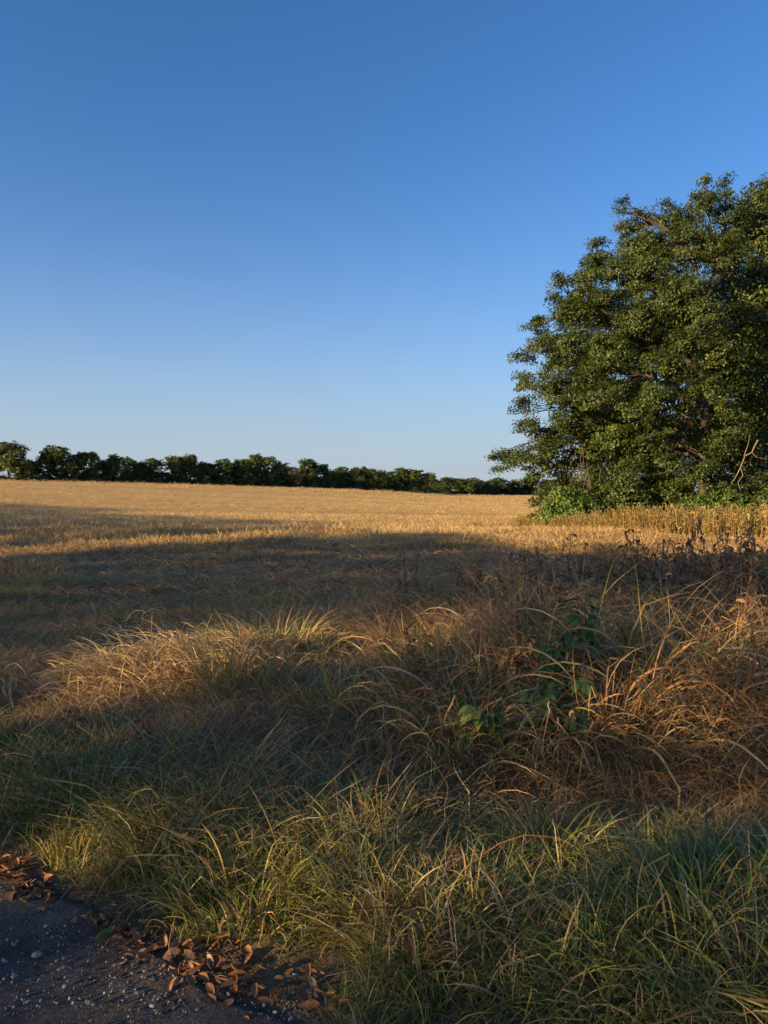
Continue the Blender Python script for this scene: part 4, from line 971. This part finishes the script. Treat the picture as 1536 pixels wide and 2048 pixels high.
def build_weeds():
    g = np.random.default_rng(610)
    DK = (.15, .092, .056); BRN = (.19, .11, .06); TAN = (.27, .16, .08); PINK = (.38, .20, .11)
    dark = [leaf_mesh('dead_leaf', 700+i, .13, .034, 1.9+.3*i, 1.3, M_DEADLEAF, DK) for i in range(4)]
    brown = [leaf_mesh('dead_leaf', 710+i, .14, .034, 1.9+.3*i, 1.4, M_DEADLEAF, BRN) for i in range(4)]
    tan = [leaf_mesh('dead_leaf', 720+i, .20, .05, 2.0+.3*i, 1.5, M_DEADLEAF, TAN) for i in range(4)]
    grn = [leaf_mesh('green_leaf', 730+i, .14, .052, 1.5+.2*i, .5, M_HERB, c) for i, c in enumerate([(.05, .10, .03), (.045, .09, .035), (.07, .11, .03)])]
    stems = [stem_mesh(740+i, 1.0, .009, c) for i, c in enumerate([(.10, .065, .045), (.13, .085, .055), (.08, .055, .04), (.16, .11, .07)])]
    hookst = stem_mesh(750, 1.0, .006, (.17, .11, .06), .03, .045)
    def weed(label, px, top, Y, leaves, nl, lo=.35, sc=1.0, hook=False, extra=None, group='dead weed stalks above the tall grass', name='dead_weed', cat='weed', lean=.06):
        x = gx(px, Y); z = float(ground_z(x, Y)); H = max(.35, px_at(px, top, Y)[2]-z)
        r = empty(name, (x, Y, z), g.uniform(0, 6.28)); r.rotation_euler = (g.normal(0, lean), g.normal(0, lean), g.uniform(0, 6.28)); tag(r, label, cat, group)
        sm, P = hookst if hook else stems[g.integers(0, 4)]
        so = link('stem', sm, r); so.scale = (1, 1, H/(1.045 if hook else 1.0))
        nl = int(nl*2.0)
        items = [(leaves, k) for k in range(nl)]+[(extra, k) for k in range(6 if extra else 0)]
        for li, (ls, k) in enumerate(items):
            zz = (lo+(1-lo)*((k+g.random())/(nl if ls is leaves else 6)))*H
            if ls is extra: zz = (.25+.35*g.random())*H
            o = link('leaf', ls[g.integers(0, len(ls))], r)
            q = min(zz/H, 1); o.location = (np.interp(q, P[:8, 2], P[:8, 0]), np.interp(q, P[:8, 2], P[:8, 1]), zz)
            s = sc*g.uniform(.6, 1.3)*(1.1-.4*q); o.scale = (s, s, s)
            o.rotation_euler = (g.normal(0, .35), g.uniform(.1, .8), g.uniform(0, 6.28))
        return r
    W = [(1133,1062,8.6,dark,5,.55,1.0,0,None,'tallest bare weed stalk with two curled dark leaves standing against the sunlit field'),
         (1107,1072,8.8,dark,4,.4,.7,1,None,'thin weed stalk with a hooked tip left of the tallest one'),
         (1088,1086,8.9,dark,4,.4,.7,1,None,'short hooked weed stalk left of the hooked taller one'),
         (1054,1102,8.6,dark,13,.35,.8,0,None,'dense dark seedy weed stalk left of the hooked stalks'),
         (1160,1102,8.8,dark,9,.5,.7,0,None,'narrow feathery dead weed just right of the tallest bare stalk'),
         (1076,1112,9.2,brown,4,.4,.7,0,None,'thin broken weed stalk between the dense dark stalk and the hooked ones'),
         (1120,1130,7.6,brown,10,.3,.9,0,grn,'leafy brown weed with a few green leaves below the tallest stalk'),
         (1180,1130,8.2,dark,9,.3,.9,0,None,'dark dead weed low down right of the feathery one'),
         (950,1108,8.9,dark,8,.45,.8,0,None,'dark dead weed with an open top, highest in the left cluster'),
         (928,1132,8.4,dark,14,.25,.9,0,None,'dense dark weed in the left cluster, left of its highest stalk'),
         (945,1140,8.0,dark,12,.25,1.0,0,None,'stout dark weed in front in the left cluster'),
         (965,1138,9.0,dark,6,.4,.7,0,None,'thin weed right behind the left cluster'),
         (990,1150,7.8,dark,9,.3,.9,0,None,'low dark weed right of the left cluster'),
         (830,1165,8.4,brown,6,.3,.7,0,None,'lone thin weed left of the dark cluster'),
         (1215,1110,8.4,brown,8,.3,.9,0,grn,'grey green weed before the soft shadow on the field'),
         (1252,1050,8.2,dark,9,.5,1.15,0,grn,'tall weed with big hanging dark leaves against the sunlit weeds, leftmost of the right group'),
         (1275,1062,8.6,dark,7,.45,1.0,0,grn,'weed with a bare top beside the leftmost of the right group'),
         (1268,1092,7.4,brown,9,.3,1.2,0,grn,'weed with pale green drooping leaves in front of the right group'),
         (1302,1082,8.0,dark,10,.4,1.0,0,grn,'dark weed in the middle of the right group'),
         (1318,1075,8.8,dark,8,.4,.9,0,None,'slim dark weed right of the dark one in the right group'),
         (1332,1078,8.4,dark,8,.4,.9,0,grn,'small topped weed in the middle of the right group'),
         (1350,1072,8.6,dark,11,.4,.9,0,None,'bushy headed dark weed left of the tall drooping one'),
         (1382,1046,8.2,dark,11,.45,1.2,0,grn,'tall weed with a drooping head of dark green leaves'),
         (1368,1088,7.8,brown,9,.3,1.0,0,grn,'low leafy weed below the drooping headed one'),
         (1420,1032,8.5,brown,11,.35,.9,0,None,'tall rusty brown weed stalk in the right group'),
         (1408,1090,7.6,brown,10,.3,1.1,0,grn,'low brown and green weed in front of the rusty stalk'),
         (1456,1050,8.0,dark,12,.4,1.1,0,None,'broad dark weed right of the rusty stalk'),
         (1470,1070,7.6,brown,10,.3,1.1,0,grn,'weed with one large pale green leaf before the broad dark one'),
         (1482,1038,8.8,grn,7,.5,1.0,0,None,'green leaved weed with hanging leaves near the right photo edge'),
         (1512,1042,7.8,dark,12,.35,1.2,0,grn,'tall dark weed with long hanging leaves near the right photo edge'),
         (1530,1060,7.4,brown,11,.3,1.1,0,None,'brown weed cut by the right photo edge'),
         (1440,1100,7.0,brown,9,.3,1.0,0,grn,'low shaded weed in front between the broad dark one and the rusty stalk'),
         (1500,1110,7.0,brown,9,.3,1.0,0,grn,'low shaded weed in front near the right photo edge'),
         (1238,1120,7.6,brown,8,.3,1.0,0,grn,'low green tinged weed in front left of the right group'),
         (1340,1110,7.4,brown,9,.3,1.0,0,grn,'low green tinged weed in front in the middle of the right group')]
    gw = np.random.default_rng(615)
    for k in range(34):
        px = gw.uniform(1225, 1560) if k < 24 else gw.uniform(915, 1215)
        top = np.interp(px, [915, 1000, 1215, 1260, 1540], [1160, 1150, 1140, 1100, 1075])+gw.normal(0, 14)
        W.append((px, top, gw.uniform(6.9, 9.3), dark if gw.random() < .6 else brown, int(gw.integers(6, 11)), .3, gw.uniform(.8, 1.15), 0, grn if gw.random() < .35 else None,
                  'short dead weed among the thick fringe of weeds behind the tall grass at the right' if k < 24 else 'short dead weed among the sparse dark weeds behind the tall grass right of centre'))
    for px, top, Y, ls, nl, lo, scl, hk, ex, label in W:
        weed(label, px, top, Y, ls, nl, lo, scl, bool(hk), ex)
    # brown plants deeper in the grass
    weed('dead plant with long hanging brown leaves left of the green ragweed', 1022, 1270, 5.35, tan, 26, .12, 1.15, group='dead leafy plants in the tall grass', name='dead_plant', cat='plant')
    weed('second dead plant of hanging brown leaves close behind the first', 1000, 1290, 5.7, brown, 18, .12, 1.3, group='dead leafy plants in the tall grass', name='dead_plant', cat='plant')
    weed('dry straw coloured stalk with clasping leaves near the right photo edge', 1455, 1365, 5.0, tan, 16, .1, 1.0, group='dead leafy plants in the tall grass', name='dead_plant', cat='plant')
    weed('small dead stalk with one pinkish curled leaf above the grass left of centre', 764, 1200, 7.0, [leaf_mesh('dead_leaf', 790, .16, .06, 2.2, 1.4, M_DEADLEAF, PINK)], 4, .8, 1.0, group='dead leafy plants in the tall grass', name='dead_plant', cat='plant')
    weed('low brown dead plant at the left above the leaf litter', 150, 1500, 4.6, brown, 14, .1, .8, group='dead leafy plants in the tall grass', name='dead_plant', cat='plant')
    weed('low brown dead plant between the mound and the yellow tuft', 275, 1480, 4.5, brown, 16, .1, .8, group='dead leafy plants in the tall grass', name='dead_plant', cat='plant')
    # green ragweed with lobed leaves
    rag = [leaf_mesh('ragweed_leaf', 800+i, .17, .062, .9+.35*i, .5, M_HERB, c, l) for i, (c, l) in enumerate([((.090, .165, .040), 5), ((.075, .145, .040), 3), ((.105, .180, .040), 5), ((.085, .155, .038), 3)])]
    yel = [leaf_mesh('ragweed_leaf', 820+i, .15, .055, 1.4+.3*i, .5, M_HERB, (.16, .20, .045), l) for i, l in enumerate([5, 3])]
    def ragweed(label, px, top, Y, nl, ls, sc=1.0, lo=.3):
        Y -= .2; x = gx(px, Y); z = float(ground_z(x, Y)); H = px_at(px, top, Y)[2]-z
        r = empty('ragweed', (x, Y, z)); tag(r, label, 'plant', 'green ragweed plants in the dead grass')
        sm, P = stems[g.integers(0, 4)]
        gs = stem_mesh(830+int(px), H, .008, (.09, .12, .05), .05)[0]; link('stem', gs, r)
        nl = int(nl*1.7); sc *= .85
        for k in range(nl):
            q = lo+(1-lo)*(k+.5)/nl; o = link('leaf', ls[g.integers(0, len(ls))], r)
            o.location = (0, 0, q*H); s = sc*g.uniform(.8, 1.2); o.scale = (s, s, s)
            o.rotation_euler = (g.normal(0, .2), g.uniform(0, .5), -math.pi/2+(k % 2*2-1)*g.uniform(.2, 1.5)+g.normal(0, .3))
    ragweed('tallest green ragweed with a drooping top leaf in the dead grass', 1168, 1185, 5.35, 11, rag, 1.0, .35)
    ragweed('green ragweed with small leaves between the tallest one and the dead plant', 1108, 1265, 5.1, 13, rag, .95)
    ragweed('green ragweed with dark spreading leaves in front of the tallest one', 1150, 1345, 4.85, 11, rag, 1.1, .2)
    ragweed('green ragweed low down beside the brown dead plant', 1086, 1370, 4.75, 9, rag, .95, .2)
    ragweed('yellow green young ragweed catching the sun left of the dead plant', 968, 1405, 4.6, 8, yel, 1.1, .3)
    ragweed('small green ragweed with a heart shaped leaf in the dead grass above the hollow', 1128, 1420, 4.6, 6, rag, 1.15, .3)
    # the single broad leaved seedling in the verge
    sl = [leaf_mesh('seedling_leaf', 840, .085, .05, .5, .3, M_HERB, (.10, .17, .045))]
    ragweed('seedling with two broad light green leaves in the verge grass', 1030, 1735, 3.05, 3, sl, .9, .8)
build_weeds()

# ------------------------------------------------------------------ fallen leaves and stones
def build_litter():
    g = np.random.default_rng(650)
    cols = [(.34, .15, .055), (.44, .20, .07), (.26, .115, .05), (.48, .26, .10), (.17, .085, .05), (.33, .23, .14)]
    vs_ = []
    for i in range(12):
        gg = np.random.default_rng(660+i); L = gg.uniform(.075, .115); Wd = L*gg.uniform(.38, .55); n = 8; t = np.linspace(0, 1, n)
        curl = gg.uniform(-1.2, 1.6); a = curl*(t-.5); st = L/(n-1)
        xs = np.concatenate([[0], np.cumsum(np.cos(a[:-1])*st)])-L/2; zs = np.concatenate([[0], np.cumsum(np.sin(a[:-1])*st)])
        w = Wd*.5*np.sin(np.pi*np.clip(t, .02, .985)**.85)**.85+.0008; f = gg.uniform(.2, .95)
        rows = []
        for s in (-1, -.5, 0, .5, 1): rows.append(np.stack([xs, s*w*math.cos(f*abs(s)), zs+abs(s)*w*math.sin(f)+gg.normal(0, .0015, n)], 1))
        V = np.stack(rows, 1); V[..., 2] -= V[..., 2].min(); V = V.reshape(-1, 3)
        ii = np.arange(n-1)[:, None]*5; j = np.arange(4)[None, :]; F = np.stack([ii+j, ii+j+1, ii+5+j+1, ii+5+j], -1).reshape(-1, 4)
        c = np.array(cols[i % 6]) if i < 11 else np.array([.22, .20, .045])
        vs_.append(make_me('fallen_leaf', V, F, M_DEADLEAF, {'col': np.broadcast_to(c, (len(V), 3))}))
    spots = []
    def band(n, pa, pb, rx, ry, label):
        for k in range(n):
            t = g.random(); px = lerp(pa[0], pb[0], t)+g.normal(0, rx); py = lerp(pa[1], pb[1], t)+g.normal(0, ry); spots.append((px, py, label))
    band(84, (5, 1725), (75, 1765), 30, 24, 'brown dry leaf in the heap at the left photo edge')
    band(34, (10, 1785), (80, 1800), 26, 14, 'brown dry leaf below the heap at the left photo edge')
    band(40, (170, 1845), (250, 1865), 32, 18, 'brown dry leaf on the shaded road edge by the yellow green leaf')
    band(120, (260, 1880), (470, 1950), 36, 34, 'orange brown dry leaf in the sunlit row along the road edge')
    band(22, (440, 1985), (500, 2030), 34, 22, 'brown dry leaf lying on the gravel at the bottom edge')
    band(26, (580, 1975), (720, 2040), 34, 14, 'brown dry leaf under the grass at the bottom edge')
    band(16, (120, 1680), (420, 1850), 50, 30, 'single brown dry leaf caught in the short grass')
    for px, py, label in spots:
        x, y, z = px_ground(px, py, 0); zz = max(float(z), float(road_z(x, y)) if road_sd(x, y) < .1 else -1)+.004+abs(g.normal(0, .012))
        o = link('fallen_leaf', vs_[g.integers(0, 11)], loc=(float(x), float(y), zz)); s = g.uniform(.34, .80); o.scale = (s*g.uniform(.8, 1.2), s, s)
        o.rotation_euler = (g.normal(0, .38), g.normal(0, .38), g.uniform(0, 6.28)); tag(o, label, 'leaf', label.replace('brown dry leaf', 'dry leaves').replace('single ', '').replace('orange ', ''))
    x, y, z = px_ground(214, 1893, 0)
    o = link('fallen_leaf', vs_[11], loc=(float(x), float(y), .02)); o.rotation_euler = (.3, -.3, .9); tag(o, 'yellow green fallen leaf on the gravel road edge', 'leaf')
    for px, py, label in ((365, 1672, 'tan fallen leaf caught on top of the grass'), (484, 1713, 'golden fallen leaf lying on the sunlit tussock')):
        x, y, z = px_ground(px, py, .16); o = link('fallen_leaf', vs_[3], loc=(float(x), float(y), float(z))); o.rotation_euler = (.5, -.2, .6); o.scale = (.7, .7, .7); tag(o, label, 'leaf')
    # stones
    def stone(seed, col):
        gg = np.random.default_rng(seed); import bmesh
        bm = bmesh.new(); bmesh.ops.create_icosphere(bm, subdivisions=2, radius=1)
        V = np.array([v.co[:] for v in bm.verts]); F = np.array([[v.index for v in f.verts] for f in bm.faces]); bm.free()
        for k in range(16):       # cut facets
            d = gg.normal(0, 1, 3); d /= np.linalg.norm(d); h = gg.uniform(.42, .8); q = V@d; V = V-np.outer(np.maximum(q-h, 0), d)
        V = V*np.array([1, gg.uniform(.6, .9), gg.uniform(.45, .7)])+gg.normal(0, .02, V.shape)
        return make_me('stone', V, F, M_STONE, {'col': np.broadcast_to(np.array(col), (len(V), 3))}, False)
    white = [stone(680+i, c) for i, c in enumerate([(.46, .43, .37), (.40, .36, .30), (.34, .32, .30)])]
    grey = [stone(690+i, c) for i, c in enumerate([(.22, .20, .19), (.16, .14, .135), (.28, .25, .23), (.20, .165, .14)])]
    def put(me, px, py, size, label, group=None):
        x, y, z = px_ground(px, py, 0); o = link('stone', me, loc=(float(x), float(y), float(road_z(x, y))+.25*size if road_sd(x, y) < .05 else float(z)+.3*size))
        o.scale = (size,)*3; o.rotation_euler = (g.normal(0, .3), g.normal(0, .3), g.uniform(0, 6.28)); tag(o, label, 'stone', group)
    for px, py, s, l in ((74, 1928, .021, 'pale pointed stone on the dark gravel at the left'), (30, 1975, .014, 'small pale upright stone near the left bottom edge'),
        (305, 2038, .014, 'white wedge shaped stone at the bottom edge of the gravel'), (316, 2022, .009, 'small yellowish stone above the white wedge'),
        (577, 1953, .016, 'white stone under the grass edge, left one of a pair'), (590, 1953, .017, 'white stone under the grass edge, right one of a pair'),
        (633, 1990, .014, 'rounded white stone below the grass edge'), (130, 1868, .011, 'pale stone at the shaded road edge'), (550, 2036, .012, 'grey white stone at the bottom edge below the leaves'),
        (290, 1966, .012, 'flat pale stone by the small green tuft on the gravel'), (247, 1936, .010, 'pale stone on the gravel below the yellow green leaf')):
        put(white[g.integers(0, 3)], px, py, s, l)
    for k in range(190):
        px = g.uniform(-10, 600); py = g.uniform(1830+px*.30, 2050)
        if py > 2050: continue
        w = g.random() < .22
        put((white if w else grey)[g.integers(0, 3)], px, py, g.uniform(.0035, .010)*(1 if g.random() < .8 else 1.5), ('small pale pebble' if w else 'small grey pebble')+' lying on the dark gravel road', 'pale pebbles on the gravel road' if w else 'grey pebbles on the gravel road')
    # finer gravel: one mass
    n = 26000; t = g.uniform(-2.6, 2.2, n); sdv = -g.random(n)**1.3*2.2+.1
    X = -.10-.843*t+.538*sdv; Y = 2.25+.538*t+.843*sdv; k = Y > 1.3; X, Y = X[k], Y[k]; n = len(X)
    c = bpy.data.collections.new('grit')
    for i in range(5):
        s0 = stone(760+i, (.3, .3, .3)); me = s0; me.materials.clear(); me.materials.append(M_GRIT); o = bpy.data.objects.new('grit_%02d' % i, me); c.objects.link(o)
    s = .0015+.0062*g.random(n)**2.6
    tint = np.where(g.random((n, 1)) < .07, mixes(g, n, [(.42, .39, .34), (.34, .29, .24)], [1, 1]), mixes(g, n, [(.15, .128, .112), (.10, .085, .075), (.19, .16, .135)], [1, 1, .6]))
    scatter('fine_gravel', 'fine grit strewn over the dark gravel road', c, np.stack([X, Y, road_z(X, Y)+s*.3], 1), g.uniform(0, 6.28, (n, 3)), np.stack([s]*3, 1), g.integers(0, 5, n), tint, tint, 'gravel')
m, t, out = new_mat('grit_stone')
a = attr(t, 'tint', 'INSTANCER'); thin_surface(t, out, a.outputs['Color'], .8, 0, .3); M_GRIT = m
build_litter()
